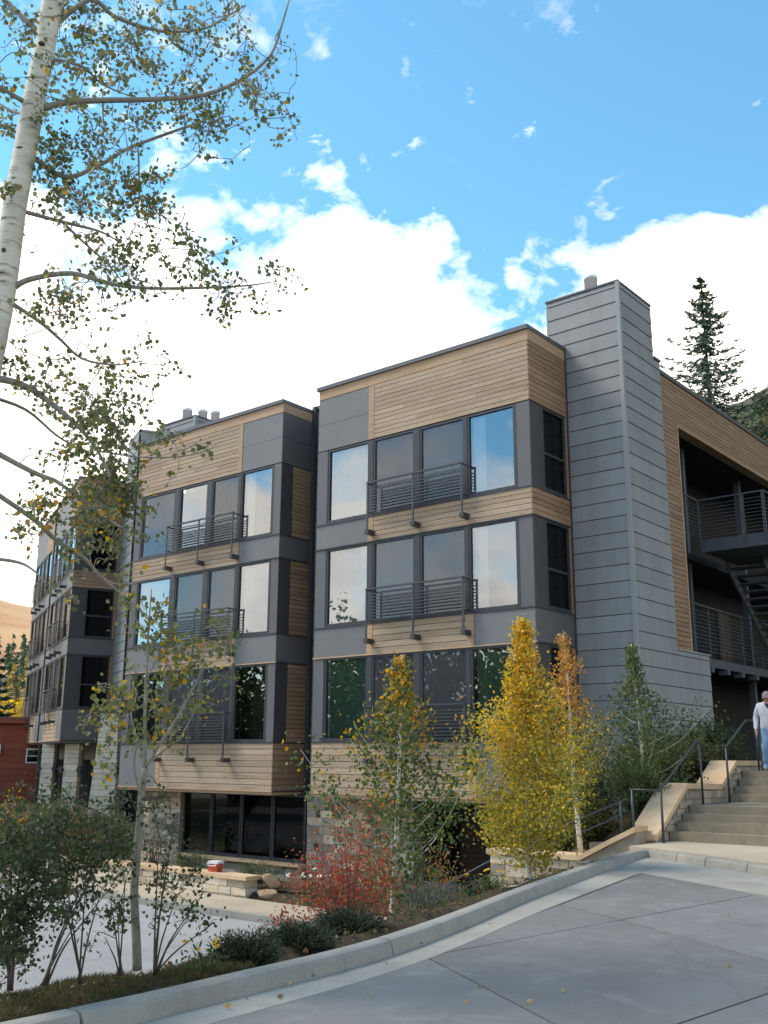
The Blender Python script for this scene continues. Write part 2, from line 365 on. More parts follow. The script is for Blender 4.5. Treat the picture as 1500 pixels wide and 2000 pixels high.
# ================================================================== the setting
def interp(x, pts):
    xs, ys = zip(*pts); return float(np.interp(x, xs, ys))
def sstep(a, b, x):
    t = min(1, max(0, (x-a)/(b-a))); return t*t*(3-2*t)
XB = [(-40, -5.62), (3, -5.55), (5, -5.58), (6.4, -5.68), (8.3, -6.12), (9.9, -6.56), (11.9, -7.05), (13.9, -7.5), (15.9, -7.78), (16.7, -8.0), (17, -8.42), (19, -8.42), (22, -8.6), (24, -10.2), (60, -10.2)]
def zf(x, y):
    """height of the soil"""
    d = interp(y, XB)-x
    if d < 0:
        if y > 21.6: return -.32
        return -1.66
    up = interp(y, [(-40, -1.45), (15, -1.45), (17, -1.36), (18.4, -.95), (20, -.62), (22, -.3), (60, -.3)])
    low = -3.6+.35*sstep(17.9, 18.4, y)+1.2*sstep(-27, -34, x)*sstep(17, 22, y)
    w = interp(y, [(-40, 2.6), (6, 2.6), (9, 2.2), (14, 1.7), (16.4, 1.5), (17.2, 2.6), (18.5, 4.6), (60, 5)])
    h = up+(low-up)*sstep(interp(y, [(6, .55), (10, .12), (14, .0), (16.6, -.05), (17.5, .4)]), w, d)
    return h + (.03*math.sin(x*5.1+y*2.3)*math.sin(y*4.3-x) if d > .3 and h > low+.02 else 0)
def build_ground():
    xs = [-2500, -1200, -600, -300, -150, -90, -60]+list(np.arange(-48, 6.01, .4))+[9, 15, 30, 60, 150, 400, 1200, 2500]
    ys = [-2500, -1200, -400, -150, -60, -25, -12]+list(np.arange(-6, 27.01, .4))+[32, 40, 55, 90, 200, 500, 1200, 2500]
    v = [(x, y, zf(x, y)-(3.0 if (y > 60 or x < -70) else 0)) for y in ys for x in xs]; n = len(xs)
    f = [(j*n+i, j*n+i+1, (j+1)*n+i+1, (j+1)*n+i) for j in range(len(ys)-1) for i in range(n-1)]
    tag(put('ground', mesh('ground', v, f, 'ground_soil', True)), 'brown soil and low growth around the drives and building', kind='structure')
build_ground()

def prism(name, pts, z0, z1, mat, parent=None, inset=0.):
    c = Vector((sum(p[0] for p in pts)/len(pts), sum(p[1] for p in pts)/len(pts)))
    if inset: pts = [tuple(Vector(p[:2])+(c-Vector(p[:2])).normalized()*inset) for p in pts]
    a = sum(pts[i-1][0]*pts[i][1]-pts[i][0]*pts[i-1][1] for i in range(len(pts)))
    if a < 0: pts = pts[::-1]
    n = len(pts)
    v = [(p[0], p[1], z1) for p in pts]+[(p[0], p[1], z0) for p in pts]
    f = [tuple(range(n)), tuple(range(2*n-1, n-1, -1))]+[((i+1) % n, i, n+i, n+(i+1) % n) for i in range(n)]
    return put(name, mesh(name, v, f, mat), parent)

# ---- upper drive: concrete slabs with open joints
drive = prism('driveway', [(-5.6, -14), (12, -14), (12, 16), (-7.6, 16), (-7.3, 14), (-6.2, 9.8), (-5.3, 6.5), (-5.25, 4)], -1.62, -1.535, 'backing')
tag(drive, 'grey concrete driveway of large slabs inside the kerb', kind='structure')
def node(i, j): return (-5.14+2.29*i+.30*j, 6.72-1.43*i+2.74*j)
for i in range(0, 6):
    for j in range(-6, 2):
        prism('concrete_slab', [node(i, j), node(i+1, j), node(i+1, j+1), node(i, j+1)], -1.532, -1.5, 'concrete_drive', drive, .016)
prism('concrete_slab', [(-5.14, 6.72), node(0, 1), (-5.80, 9.95), (-5.5, 8.3)], -1.532, -1.5, 'concrete_drive', drive, .016)
prism('concrete_slab', [(-5.80, 9.95), node(0, 1), node(0, 2), (-6.72, 14.42)], -1.532, -1.5, 'concrete_drive', drive, .016)
KERB = [(-5.50, -14, 0), (-5.40, -4, 0), (-5.33, 3.2, 0), (-5.33, 4.2, 0), (-5.37, 5.0, 0), (-5.40, 5.65, 0), (-5.49, 6.44, 0), (-5.68, 7.35, 0), (-5.92, 8.29, 0), (-6.36, 9.88, 0), (-6.85, 11.87, 0), (-7.31, 13.86, 0), (-7.60, 15.2, 0), (-7.62, 15.6, 0), (-7.42, 15.76, 0), (-6.65, 15.39, 0), (-5.17, 14.55, 0), (-2.6, 13.1, 0), (3, 10, 0), (9, 6.7, 0)]
def path(pts, step=.25):
    sm = smooth_line([(*p, 1) for p in pts], 8); P = [Vector((q[0], q[1])) for q in sm]; out = [P[0]]; acc = 0
    for a, b in zip(P, P[1:]):
        acc += (b-a).length
        if acc >= step: out.append(b); acc = 0
    out.append(P[-1]); return out
def offset(P, k):
    o = []
    for i, p in enumerate(P):
        t = (P[min(i+1, len(P)-1)]-P[max(0, i-1)]).normalized(); o.append(p+Vector((t.y, -t.x))*k)
    return o
def sweep(name, P, prof, mat, parent):
    n = len(prof); v, f = [], []
    for i, p in enumerate(P):
        t = (P[min(i+1, len(P)-1)]-P[max(0, i-1)]).normalized(); nn = Vector((t.y, -t.x))
        v += [(p.x+nn.x*a, p.y+nn.y*a, z) for a, z in prof]
    for i in range(len(P)-1):
        f += [(i*n+k, i*n+k+1, (i+1)*n+k+1, (i+1)*n+k) for k in range(n-1)]
    f += [tuple(range(n))[::-1], tuple((len(P)-1)*n+k for k in range(n))]
    return put(name, mesh(name, v, f, mat), parent)
kp = path(KERB, .2)
kerb = empty('kerb', (-6, 8, -1.6), 'pale concrete kerb curving along the upper drive', kind='structure')
gut = empty('gutter', (-5.5, 8, -1.6), 'pale concrete gutter strip at the foot of the kerb', kind='structure')
PROF = [(0, -1.85), (0, -1.392), (.012, -1.382), (.105, -1.38), (.135, -1.39), (.152, -1.415), (.175, -1.515), (.175, -1.62)]
def cut_at(P, spots):
    ids = [min(range(len(P)), key=lambda i: (P[i]-Vector(s)).length) for s in spots]; ids = [0]+ids+[len(P)-1]
    for a, b in zip(ids, ids[1:]):
        q = P[a:b+1]
        if len(q) > 2:
            q = q[:]; q[0] = q[0].lerp(q[1], .03); q[-1] = q[-1].lerp(q[-2], .03); yield q
SPOTS = [(-5.42, -2), (-5.36, 1.2), (-5.33, 3.55), (-5.50, 6.5), (-6.36, 9.9), (-6.75, 11.4), (-7.0, 12.6), (-6.75, 15.43), (-6.15, 15.1), (-5.45, 14.7), (-2.6, 13.1), (1, 11.1)]
for q in cut_at(kp, SPOTS): sweep('kerb_segment', q, PROF, 'concrete_kerb', kerb)
corner = [i for i, p in enumerate(kp) if p.y > 15.1 and p.x < -7.3]
left = kp[:corner[0]+1]; front = kp[corner[-1]:]
def gutter_run(P, k0, k1, spots, tilt=0):
    ids = [0]+[min(range(len(P)), key=lambda i: (P[i]-Vector(s)).length) for s in spots]+[len(P)-1]
    A, B = offset(P, k0), offset(P, 0)
    for i, p in enumerate(P):
        t = (P[min(i+1, len(P)-1)]-P[max(0, i-1)]).normalized(); B[i] = p+Vector((t.y, -t.x))*k1(p)
    for a, b in zip(ids, ids[1:]):
        if b-a < 1: continue
        n = b-a+1
        v = [(x.x, x.y, -1.4985) for x in A[a:b+1]]+[(x.x, x.y, -1.497) for x in B[a:b+1]]+[(x.x, x.y, -1.53) for x in B[a:b+1]]
        f = [(i, n+i, n+i+1, i+1) for i in range(n-1)]+[(n+i, 2*n+i, 2*n+i+1, n+i+1) for i in range(n-1)]
        put('gutter_slab', mesh('gutter_slab', v, f, 'concrete_gutter'), gut)
gutter_run(left, .176, lambda p: interp(p.y, [(-14, .5), (3, .5), (5, .5), (6.7, .46), (8.3, .46), (10, .54), (13, .64), (15.2, .78)]), SPOTS[:7])
gutter_run(front, .176, lambda p: 1.64, SPOTS[7:])
fill = prism('corner_apron', [(-7.44, 15.15), (-7.43, 15.55), (-7.3, 15.62), (-6.9, 15.4), (-6.55, 14.40), (-6.72, 14.36), (-6.80, 14.9)], -1.53, -1.4955, 'concrete_gutter', gut)

# ---- landing between kerb and stairs
land = prism('landing', [(-7.95, 15.95), (-7.38, 15.80), (-5.15, 14.62), (-2.5, 13.2), (3, 10.1), (3, 17.5), (-7.95, 17.5)], -1.7, -1.372, 'concrete_tan')
tag(land, 'tan concrete landing at the foot of the stairs', kind='structure')
up = prism('upper_walk', [(-8.55, 21.62), (-2, 21.62), (-2, 40), (-8.55, 40)], -.5, -.195, 'concrete_step')
tag(up, 'concrete walk at the head of the stairs', kind='structure')

# ---- lower drive, kerb and sidewalk
low = empty('lower_driveway', (-20, 8, -3.5), 'pale concrete driveway below the planted strip', kind='structure')
for i in range(12):
    for j in range(8):
        x0, y0 = -8-4.1*i, 16.35-3.6*j
        prism('concrete_slab', [(x0, y0), (x0-4.1, y0), (x0-4.1, y0-3.6), (x0, y0-3.6)], -3.56, -3.5, 'concrete_low', low, .008)
lk = empty('sidewalk', (-20, 17, -3.5), 'tan concrete sidewalk with kerb in front of the building', kind='structure')
for i in range(12):
    x0 = -13.5-2.6*i
    prism('kerb_segment', [(x0, 16.36), (x0-2.6, 16.36), (x0-2.6, 16.56), (x0, 16.56)], -3.7, -3.36, 'concrete_kerb', lk, .006)
    prism('paving_slab', [(x0, 16.57), (x0-2.6, 16.57), (x0-2.6, 18.1), (x0, 18.1)], -3.7, -3.365, 'concrete_tan', lk, .006)

# ---- hills
def hill(name, label, pts, mat, depth, seed):
    """ridge drawn through (x, y, z) crest points, falling towards the place and away from it"""
    rg = random.Random(seed); v, f = [], []
    sm = smooth_line([(*p, 1) for p in pts], 5); n = len(sm); rows = 12
    for q in sm:
        d = Vector((q[0], q[1], 0)); dn = d.normalized()
        for k in range(rows):
            t = k/(rows-2) if k < rows-1 else None
            if t is None: p = d+dn*depth*1.2; z = -20
            else:
                p = d-dn*depth*(1-t); z = -5+(q[2]+5)*(t**.85)*(1+.10*math.sin(q[0]*.05+k)*(1-t))+rg.uniform(-.012, .012)*q[2]*(1-t)
            v.append((p.x, p.y, z))
    for i in range(n-1):
        f += [(i*rows+k, (i+1)*rows+k, (i+1)*rows+k+1, i*rows+k+1) for k in range(rows-1)]
    tag(put(name, mesh(name, v, f, mat, True)), label, kind='structure')
hill('hill', 'sunlit tan mountainside beyond the left wing', [(-900, 40, 150), (-720, 230, 128), (-640, 330, 108), (-610, 360, 98), (-560, 420, 90), (-420, 560, 95), (-250, 640, 120)], 'hill_grass', 430, 2)
hill('hill', 'wooded slope rising behind the right roof', [(-75, 110, 22), (-50, 100, 28), (-35.7, 93.4, 33.2), (-32.5, 94.6, 34.6), (-30.2, 95.3, 35.8), (-25, 96, 38), (-5, 98, 46), (40, 90, 52)], 'hill_wood', 34, 3)

# ================================================================== the building
Z = dict(bot=-.87, s1=.41, h1=2.61, s2=3.40, h2=5.58, s3=6.26, h3=8.42, par=10.24, top=10.35)
def boards(F, wall, u0, u1, z0, z1, n, mat='cedar', th=.022, off=0.):
    """n boards stacked on a wall part, with open joints"""
    h = (z1-z0)/n
    for k in range(n):
        cuts = [u0, u1]
        if u1-u0 > 3.2: cuts = [u0, u0+(u1-u0)*random.uniform(.18, .82), u1]
        for a, b in zip(cuts, cuts[1:]):
            box('board', F, (a+(.0015 if a > u0 else 0), b-(.0015 if b < u1 else 0), off-th-random.uniform(0, .003), off, z0+k*h+.0065, z0+(k+1)*h-.0065), mat, wall)
def wall_part(name, F, u0, u1, d0, d1, z0, z1, B, mat='backing'):
    return box(name, F, (u0, u1, d0, d1, z0, z1), mat, B)
def panel(F, wall, u0, u1, z0, z1, mat='panel_grey', th=.018):
    box('panel', F, (u0+.004, u1-.004, -th, 0, z0+.004, z1-.004), mat, wall)
def window(F, B, u0, u1, z0, z1, kind='fixed', d=0., behind='curtain_pale', glass='glass', label=None):
    """frame with pane; sliders carry an insect screen; behind it a shade or curtain and the dark room"""
    w = .055
    fr = multi('window', F, [(u0, u1, d-.012, d+.07, z0, z0+w*1.5), (u0, u1, d-.012, d+.07, z1-w, z1), (u0, u0+w, d-.011, d+.069, z0+w*1.5, z1-w), (u1-w, u1, d-.011, d+.069, z0+w*1.5, z1-w)], 'frame_dark', B)
    if label: fr['label'] = label
    a, b, c, e = u0+w, u1-w, z0+w*1.5, z1-w
    pd = d+.035
    put('pane', mesh('pane', [F.p(a, pd, c), F.p(b, pd, c), F.p(b, pd, e), F.p(a, pd, e)], [(0, 1, 2, 3)], glass), fr)
    if kind == 'slider':
        sd = d+.012
        put('screen', mesh('screen', [F.p(a, sd, c), F.p(b, sd, c), F.p(b, sd, e), F.p(a, sd, e)], [(0, 1, 2, 3)], 'insect_screen'), fr)
    if kind == 'hung':
        zm = z0+(z1-z0)*.45
        box('meeting_rail', F, (a, b, d-.004, d+.05, zm-.03, zm+.03), 'frame_dark', fr)
    # room behind
    if behind == 'side':
        behind = 'curtain_pale'; b = a+(b-a)*.30
    if behind:
        m = behind; nf = 22; v, f = [], []
        for k in range(nf+1):
            x = a+(b-a)*k/nf; dd = d+.17+.012*math.sin(k*1.9)
            v += [F.p(x, dd, c-.04), F.p(x, dd, e+.04)]
        f = [(2*k, 2*k+2, 2*k+3, 2*k+1) for k in range(nf)]
        put('curtain', mesh('curtain', v, f, m, True), fr)
    return fr
def railing(F, B, u0, u1, sill, label=None):
    """juliet railing: top rail, posts running down to brackets, thin bars"""
    t = sill+.86; b0 = sill+.02; d = -.26
    rl = multi('railing', F, [(u0-.03, u1+.03, d-.025, d+.025, t-.02, t+.02)], 'rail_steel', B)
    if label: rl['label'] = label
    for u in (u0, (u0+u1)/2, u1):
        box('post', F, (u-.026, u+.026, d-.013, d+.013, sill-.42, t-.02), 'rail_steel', rl)
        box('bracket', F, (u-.062, u+.062, d-.03, -.022, sill-.53, sill-.41), 'bronze', rl)
    for k in range(9):
        z = b0+.045+k*(t-b0-.10)/9
        for q in ((u0+.022, (u0+u1)/2-.022), ((u0+u1)/2+.022, u1-.022)):
            box('bar', F, (q[0], q[1], d-.012, d+.012, z-.0115, z+.0115), 'rail_steel', rl)
    for u in (u0, u1):
        multi('return_bar', F, [(u-.012, u+.012, d+.013, -.0225, t-.035, t-.005), (u-.012, u+.012, d+.013, -.0225, b0+.04, b0+.06)], 'rail_steel', rl)
def trimline(F, B, u0, u1, z, mat='frame_dark', h=.035, d=-.045):
    box('trim', F, (u0, u1, d, -.001, z-h/2, z+h/2), mat, B)
LAP0, LAPH = .170, .394
def courses(z0, z1):
    """joints of the lap siding run level round every face"""
    k = math.ceil((z0-LAP0)/LAPH+.02); out = [z0]
    while LAP0+k*LAPH < z1-.03: out.append(LAP0+k*LAPH); k += 1
    out.append(z1); return list(zip(out, out[1:]))
def lap_wall(F, B, name, u0, u1, z0, z1, depth, mat='lap_grey', label=None):
    """a wall core faced with lap panels"""
    w = box(name, F, (u0, u1, .02, depth, z0, z1), 'backing', B)
    if label: w['label'] = label
    for a, b in courses(z0, z1):
        box('lap_panel', F, (u0, u1, -.010, .018, a+.008, b-.008), mat, w, lap=True)
    return w

# main block ---------------------------------------------------------------
random.seed(11)
B = empty('apartment_building', (-19, 22, -3.3), 'long apartment block of cedar and grey panel bays with tall chimney beside the stairs', 'building')
FA = Frame((-18.79, 19.71), 0); FAs = Frame((-11.86, 19.71), math.pi/2)     # right bay: front, right side
FB = Frame((-27.10, 19.71), 0); FBs = Frame((-20.27, 19.71), math.pi/2)     # left bay
W = 6.93; WB = 6.83; DS = 1.80; DB = 1.36
def core(F, u0, u1, d0, d1, z0, z1, name='wall', mat='backing'): return box(name, F, (u0, u1, d0, d1, z0, z1), mat, B)

def top_zone(F, Fs, w, ds, grey_left, ug, side_boards):
    # front header: cedar fascia under the flashing, boards, two stacked panels at one end
    wl = core(F, .0, w, 0, .25, Z['h3'], Z['par'])
    zf0 = Z['par']-.28
    box('fascia_board', F, (0.001, w, -.03, 0, zf0+.005, Z['par']), 'cedar_trim', wl)
    if grey_left:
        g0, g1, t0, t1, b0, b1 = 0, ug, ug, ug+.20, ug+.20, w
    else:
        g0, g1, t0, t1, b0, b1 = ug+.16, w, ug, ug+.16, 0, ug
    zm = (Z['h3']+zf0)/2
    panel(F, wl, g0, g1, Z['h3'], zm); panel(F, wl, g0, g1, zm, zf0)
    box('trim_board', F, (t0+.003, t1-.003, -.03, 0, Z['h3'], zf0-.004), 'cedar_trim', wl)
    boards(F, wl, b0, b1-.001, Z['h3'], zf0, 12)
    box('coping', F, (-.05, w+.05, -.09, .5, Z['par']+.001, Z['top']), 'flashing', B)
    if Fs is None: return
    ws = core(Fs, .26, ds, 0, .2, Z['h3'], Z['par'])
    box('fascia_board', Fs, (-.03, ds, -.03, 0, zf0+.005, Z['par']), 'cedar_trim', ws)
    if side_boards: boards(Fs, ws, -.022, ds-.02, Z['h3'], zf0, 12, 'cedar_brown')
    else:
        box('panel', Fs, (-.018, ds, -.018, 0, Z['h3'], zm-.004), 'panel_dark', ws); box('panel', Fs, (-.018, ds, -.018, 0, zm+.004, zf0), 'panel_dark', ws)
    box('coping', Fs, (.51, ds+.02, -.05, .5, Z['par']+.001, Z['top']-.004), 'flashing', B)

top_zone(FA, FAs, W, DS, True, 1.87, True)
top_zone(FB, FBs, WB, DB, False, 4.97, False)

def band(F, Fs, w, ds, z0, z1, spec, side, nb):
    wl = core(F, 0, w, .0, .25, z0, z1)
    for (u0, u1, kind) in spec:
        if kind == 'grey': panel(F, wl, u0, u1, z0, z1)
        elif kind == 'trim': box('trim_board', F, (u0+.003, u1-.003, -.030, 0, z0+.004, z1-.004), 'cedar_trim', wl)
        else: boards(F, wl, u0, u1-.001, z0, z1, nb)
    trimline(F, B, -.02, w+.04, z1+.004); trimline(F, B, -.02, w+.04, z0-.004, 'cedar_trim' if z0 < 3 else 'frame_dark')
    if Fs is None: return
    ws = core(Fs, .26, ds, 0, .2, z0, z1)
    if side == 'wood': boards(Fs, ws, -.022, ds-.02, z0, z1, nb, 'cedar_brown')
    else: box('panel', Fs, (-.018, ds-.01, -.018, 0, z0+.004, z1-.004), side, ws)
    trimline(Fs, B, -.0, ds, z1+.004); trimline(Fs, B, -.0, ds, z0-.004)
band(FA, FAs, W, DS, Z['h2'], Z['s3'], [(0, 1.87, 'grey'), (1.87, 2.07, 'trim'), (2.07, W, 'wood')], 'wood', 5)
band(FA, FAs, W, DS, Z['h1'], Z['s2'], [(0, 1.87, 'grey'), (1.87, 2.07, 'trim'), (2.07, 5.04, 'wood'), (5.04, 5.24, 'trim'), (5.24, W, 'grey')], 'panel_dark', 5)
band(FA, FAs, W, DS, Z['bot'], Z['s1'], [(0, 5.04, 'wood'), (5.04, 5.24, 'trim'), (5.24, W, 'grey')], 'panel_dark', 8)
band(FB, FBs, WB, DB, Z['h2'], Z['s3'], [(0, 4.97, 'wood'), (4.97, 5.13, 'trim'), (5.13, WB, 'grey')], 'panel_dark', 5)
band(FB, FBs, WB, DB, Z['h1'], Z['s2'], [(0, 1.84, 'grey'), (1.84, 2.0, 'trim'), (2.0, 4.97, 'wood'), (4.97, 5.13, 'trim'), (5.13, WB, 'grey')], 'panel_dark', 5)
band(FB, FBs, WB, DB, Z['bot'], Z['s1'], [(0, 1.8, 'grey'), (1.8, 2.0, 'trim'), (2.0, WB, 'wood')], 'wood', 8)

def storey(F, Fs, w, ds, z0, z1, us, kinds, behinds, side, lab):
    """one storey of glazing between two bands"""
    a, b = z0+.022, z1-.022
    jl = us[0][0]-.04; jr = us[-1][1]+.04
    for (u0, u1) in ((0, jl), (jr, w)):
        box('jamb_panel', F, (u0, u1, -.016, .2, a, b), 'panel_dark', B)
    for (u0, u1), k, bh in zip(us, kinds, behinds):
        window(F, B, u0, u1, a, b, k, behind=bh, glass='glass')
    for p, q in zip(us, us[1:]):
        box('mullion', F, (p[1]+.002, q[0]-.002, -.022, .12, a, b), 'frame_dark', B)
    box('mullion', F, (jl, us[0][0]-.002, -.02, .12, a, b), 'frame_dark', B); box('mullion', F, (us[-1][1]+.002, jr, -.02, .12, a, b), 'frame_dark', B)
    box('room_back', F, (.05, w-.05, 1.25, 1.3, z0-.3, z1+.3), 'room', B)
    if Fs is None: return
    if side == 'window':
        box('jamb_panel', Fs, (-.015, .56, -.016, .1, a, b), 'bronze', B)
        window(Fs, B, .565, ds-.14, a, b, 'hung', d=.0, behind='blind_dark', glass='glass_dark')
        box('trim_board', Fs, (ds-.135, ds-.06, -.03, .1, a, b), 'cedar_brown', B)
    else:
        box('jamb_panel', Fs, (-.015, .46, -.016, .1, a, b), 'bronze', B)
        ws = box('wall', Fs, (.47, ds, 0, .2, a, b), 'backing', B)
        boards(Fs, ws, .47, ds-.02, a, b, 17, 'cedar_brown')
UA = [(.40, 1.90), (2.05, 3.45), (3.62, 5.04), (5.12, 6.52)]
UB = [(.33, 2.02), (2.24, 3.60), (3.80, 5.04), (5.14, 6.50)]
K = ['fixed', 'slider', 'slider', 'fixed']
P_, G_, D_ = 'curtain_pale', 'curtain_green', 'blind_dark'
storey(FA, FAs, W, DS, Z['s3'], Z['h3'], UA, K, [P_, D_, D_, 'side'], 'window', 'top')
storey(FA, FAs, W, DS, Z['s2'], Z['h2'], UA, K, [P_, D_, D_, 'side'], 'window', 'middle')
storey(FA, FAs, W, DS, Z['s1'], Z['h1'], UA, K, [G_, D_, D_, G_], 'window', 'lower')
storey(FB, FBs, WB, DB, Z['s3'], Z['h3'], UB, ['slider', 'fixed', 'slider', 'fixed'], [D_, None, D_, 'side'], 'wood', 'top')
storey(FB, FBs, WB, DB, Z['s2'], Z['h2'], UB, K, [P_, D_, D_, P_], 'wood', 'middle')
storey(FB, FBs, WB, DB, Z['s1'], Z['h1'], UB, K, [D_, D_, D_, None], 'wood', 'lower')
for s in ('s3', 's2', 's1'):
    railing(FA, B, 2.06, 5.10, Z[s]); railing(FB, B, 2.0, 5.08, Z[s])

# bay soffits, floors, roofs
for F, w in ((FA, W), (FB, WB)):
    box('soffit', F, (0.002, w-.002, .002, 1.75, Z['bot']-.10, Z['bot']-.001), 'cedar_trim', B)
    for z in (Z['s1'], Z['s2'], Z['s3']): box('floor', F, (.06, w-.06, .3, 1.24, z-.3, z-.02), 'room', B)
    box('roof', F, (.1, w-.1, .52, 3.4, Z['par']-.3, Z['par']-.05), 'flashing', B)
# recess between the bays, main body behind
FM = Frame((-20.30, 21.07), 0)
lap_wall(FM, B, 'recess_wall', .03, 1.51, Z['bot'], 10.36, .3, label='narrow grey lap siding wall between the two bays')
box('downpipe', FM, (.05, .17, -.16, -.04, -3.0, 10.45), 'bronze', B)
box('coping', FM, (.0, 1.51, -.05, .4, 10.362, 10.5), 'flashing', B)
FX = Frame((-27.1, 21.55), 0)
box('main_body', FX, (0.05, 12.2, .1, 22, -1.0, 10.0), 'panel_dark', B); box('main_body', FX, (12.21, 14.6, .1, 3.1, -1.0, 10.0), 'panel_dark', B)
box('roof', FX, (.0, 14.7, .35, 22.1, 10.01, 10.2), 'flashing', B)
for k, (zz, hh) in enumerate(((Z['bot'], 11.3),)):
    box('corner_trim', FAs, (DS-.045, DS+.0, -.05, .1, Z['bot'], Z['top']), 'bronze', B)
    box('corner_trim', FBs, (DB-.045, DB, -.05, .1, Z['bot'], Z['top']), 'bronze', B)

# chimneys -----------------------------------------------------------------
def chimney(o, ang, w, dep, z0, z1, flues, label):
    Ff = Frame(o, ang); p = Ff.p(w, 0, 0); q = Ff.p(0, dep, 0)
    Fs = Frame(p, ang+math.pi/2); Fl = Frame(q, ang-math.pi/2)
    c = box('chimney', Ff, (0.02, w-.02, .02, dep, z0, z1), 'backing', B); c['label'] = label
    for za, zb in courses(z0, z1):
        za += .008; zb -= .008
        box('lap_panel', Ff, (0, w-.075, -.010, .018, za, zb), 'lap_grey', c, lap=True)
        box('lap_panel', Fs, (.075, dep, -.010, .018, za, zb), 'lap_grey', c, lap=True)
        if z1-z0 < 3: box('lap_panel', Fl, (0, dep-.02, -.010, .018, za, zb), 'lap_grey', c, lap=True)
    multi('corner_trim', Ff, [(w-.07, w+.03, -.03, .07, z0, z1)], 'corner_grey', c)
    multi('chimney_cap', Ff, [(-.015, w+.015, -.03, dep+.02, z1+.001, z1+.05)], 'flashing', c)
    for u, d, r, hgt in flues:
        e = Ff.p(u, d, 0); fx, fy = e.x, e.y
        P = [(fx, fy, z1+.07, r), (fx, fy, z1+hgt-.1, r), (fx, fy, z1+hgt-.099, r*1.06), (fx, fy, z1+hgt, r*1.06), (fx, fy, z1+hgt+.02, r*.9)]
        tubes('flue', [P], 'flue_metal', c, 20)
    return c
CX0, CX1, CY0 = -12.34, -10.27, 21.52
chimney((CX0, CY0), 0, CX1-CX0, 1.87, -1.6, 11.73, [(.97, .70, .17, .74)], 'tall grey lap-sided chimney at the right end')
FCs = Frame((CX1, 23.388), math.pi/2)
lw = lap_wall(FCs, B, 'chimney_flank', 0, .36, -1.6, 10.25, .6)
box('coping', FCs, (0, .37, -.04, .6, 10.252, 10.31), 'flashing', B)
lb = lap_wall(FCs, B, 'base_wall', .37, 2.34, -1.6, 2.66, .5, label='grey lap-sided base wall beside the breezeway')
box('coping', FCs, (.37, 2.36, -.03, .5, 2.661, 2.70), 'corner_grey', B)
chimney((-28.65, 21.58), 0, 2.02, 1.7, 9.9, 11.75, [(.68, .70, .18, .74), (1.2, 1.0, .17, .66), (1.55, 1.3, .16, .62)], 'grey chimney with three pale flues above the left bay roof')

# right side wall: cedar column, fascia, breezeway --------------------------
FR = Frame((-10.42, 23.76), math.pi/2)                                       # u runs along +Y
cw = box('side_wall', FR, (0, 1.16, .0, .3, 2.66, 8.86), 'backing', B)
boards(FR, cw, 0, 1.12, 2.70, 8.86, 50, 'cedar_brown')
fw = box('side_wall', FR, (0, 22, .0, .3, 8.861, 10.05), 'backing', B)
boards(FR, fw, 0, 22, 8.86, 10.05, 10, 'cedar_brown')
box('trim_board', FR, (1.12, 1.20, -.04, .28, 2.70, 8.855), 'cedar_trim', B)
box('trim_board', FR, (1.201, 22, -.035, .28, 8.80, 8.857), 'cedar_trim', B)
box('coping', FR, (-.0, 22, -.07, .4, 10.051, 10.16), 'flashing', B)
# breezeway interior: back wall, slabs, posts, end walls
bi = box('breezeway_wall', FR, (1.3, 22, 2.1, 2.3, -.6, 8.9), 'backing', B)  # near-black walls, ceiling and slabs paint in the deep shade here
box('breezeway_ceiling', FR, (1.2, 22, .3, 4.2, 8.86, 8.98), 'backing', B)
box('end_wall', FR, (1.02, 1.16, .31, 4.2, -.6, 8.86), 'backing', B)
for zz in (2.62, 5.56):
    box('gallery_slab', FR, (1.3, 22, .5, 2.09, zz-.12, zz+.06), 'backing', B)
for uu in (3.2, 7.6, 12):
    box('post', FR, (uu-.09, uu+.09, .7, .88, -.4, 8.86), 'blue_grey_steel', B)
for uu, zz in ((5.2, 2.70), (8.4, 2.70), (5.2, 5.64)):
    box('door', FR, (uu, uu+1.0, 2.04, 2.09, zz, zz+2.05), 'cedar_shaded', B)
# projecting top balcony
FY = Frame((-10.42, 26.11), 0)
bal = multi('balcony', FY, [(.02, 1.86, -.0, 2.6, 5.53, 5.80), (1.86, 1.92, -.03, 2.63, 5.48, 5.86), (-.02, 1.85, -.06, -.001, 5.50, 5.84)], 'blue_grey_steel', B)
bal['label'] = 'projecting steel balcony of the breezeway'
def rail_run(F, parent, u0, u1, d, z0, t, posts, nb, name='balustrade'):
    r = multi(name, F, [(u0, u1, d-.022, d+.022, t-.018, t+.018)], 'blue_grey_steel', parent)
    for u in posts: box('post', F, (u-.02, u+.02, d-.012, d+.012, z0-.2, t-.018), 'blue_grey_steel', r)
    for k in range(nb):
        z = z0+.1+k*(t-z0-.16)/nb; box('bar', F, (u0, u1, d-.007, d+.007, z-.007, z+.007), 'blue_grey_steel', r)
rail_run(FY, B, .0, 1.78, -.09, 5.82, 6.95, (.02, 1.25, 1.76), 10)
FY2 = Frame((-8.62, 26.02), math.pi/2); rail_run(FY2, B, 0, 2.6, 0, 5.82, 6.95, (.03, 1.3, 2.58), 10)
rail_run(FR, B, 1.3, 2.34, .03, 5.82, 6.97, (1.35, 2.30), 10)
rail_run(FR, B, 1.25, 9, .05, 2.75, 4.04, (1.3, 2.6, 3.5, 5, 6.5, 8), 11)
box('edge_beam', FR, (1.25, 20, -.02, .2, 2.42, 2.64), 'blue_grey_steel', B)
for k in range(4): box('bracket', FR, (2.3+k*1.1, 2.5+k*1.1, -.06, .2, 2.28, 2.419), 'blue_grey_steel', B)
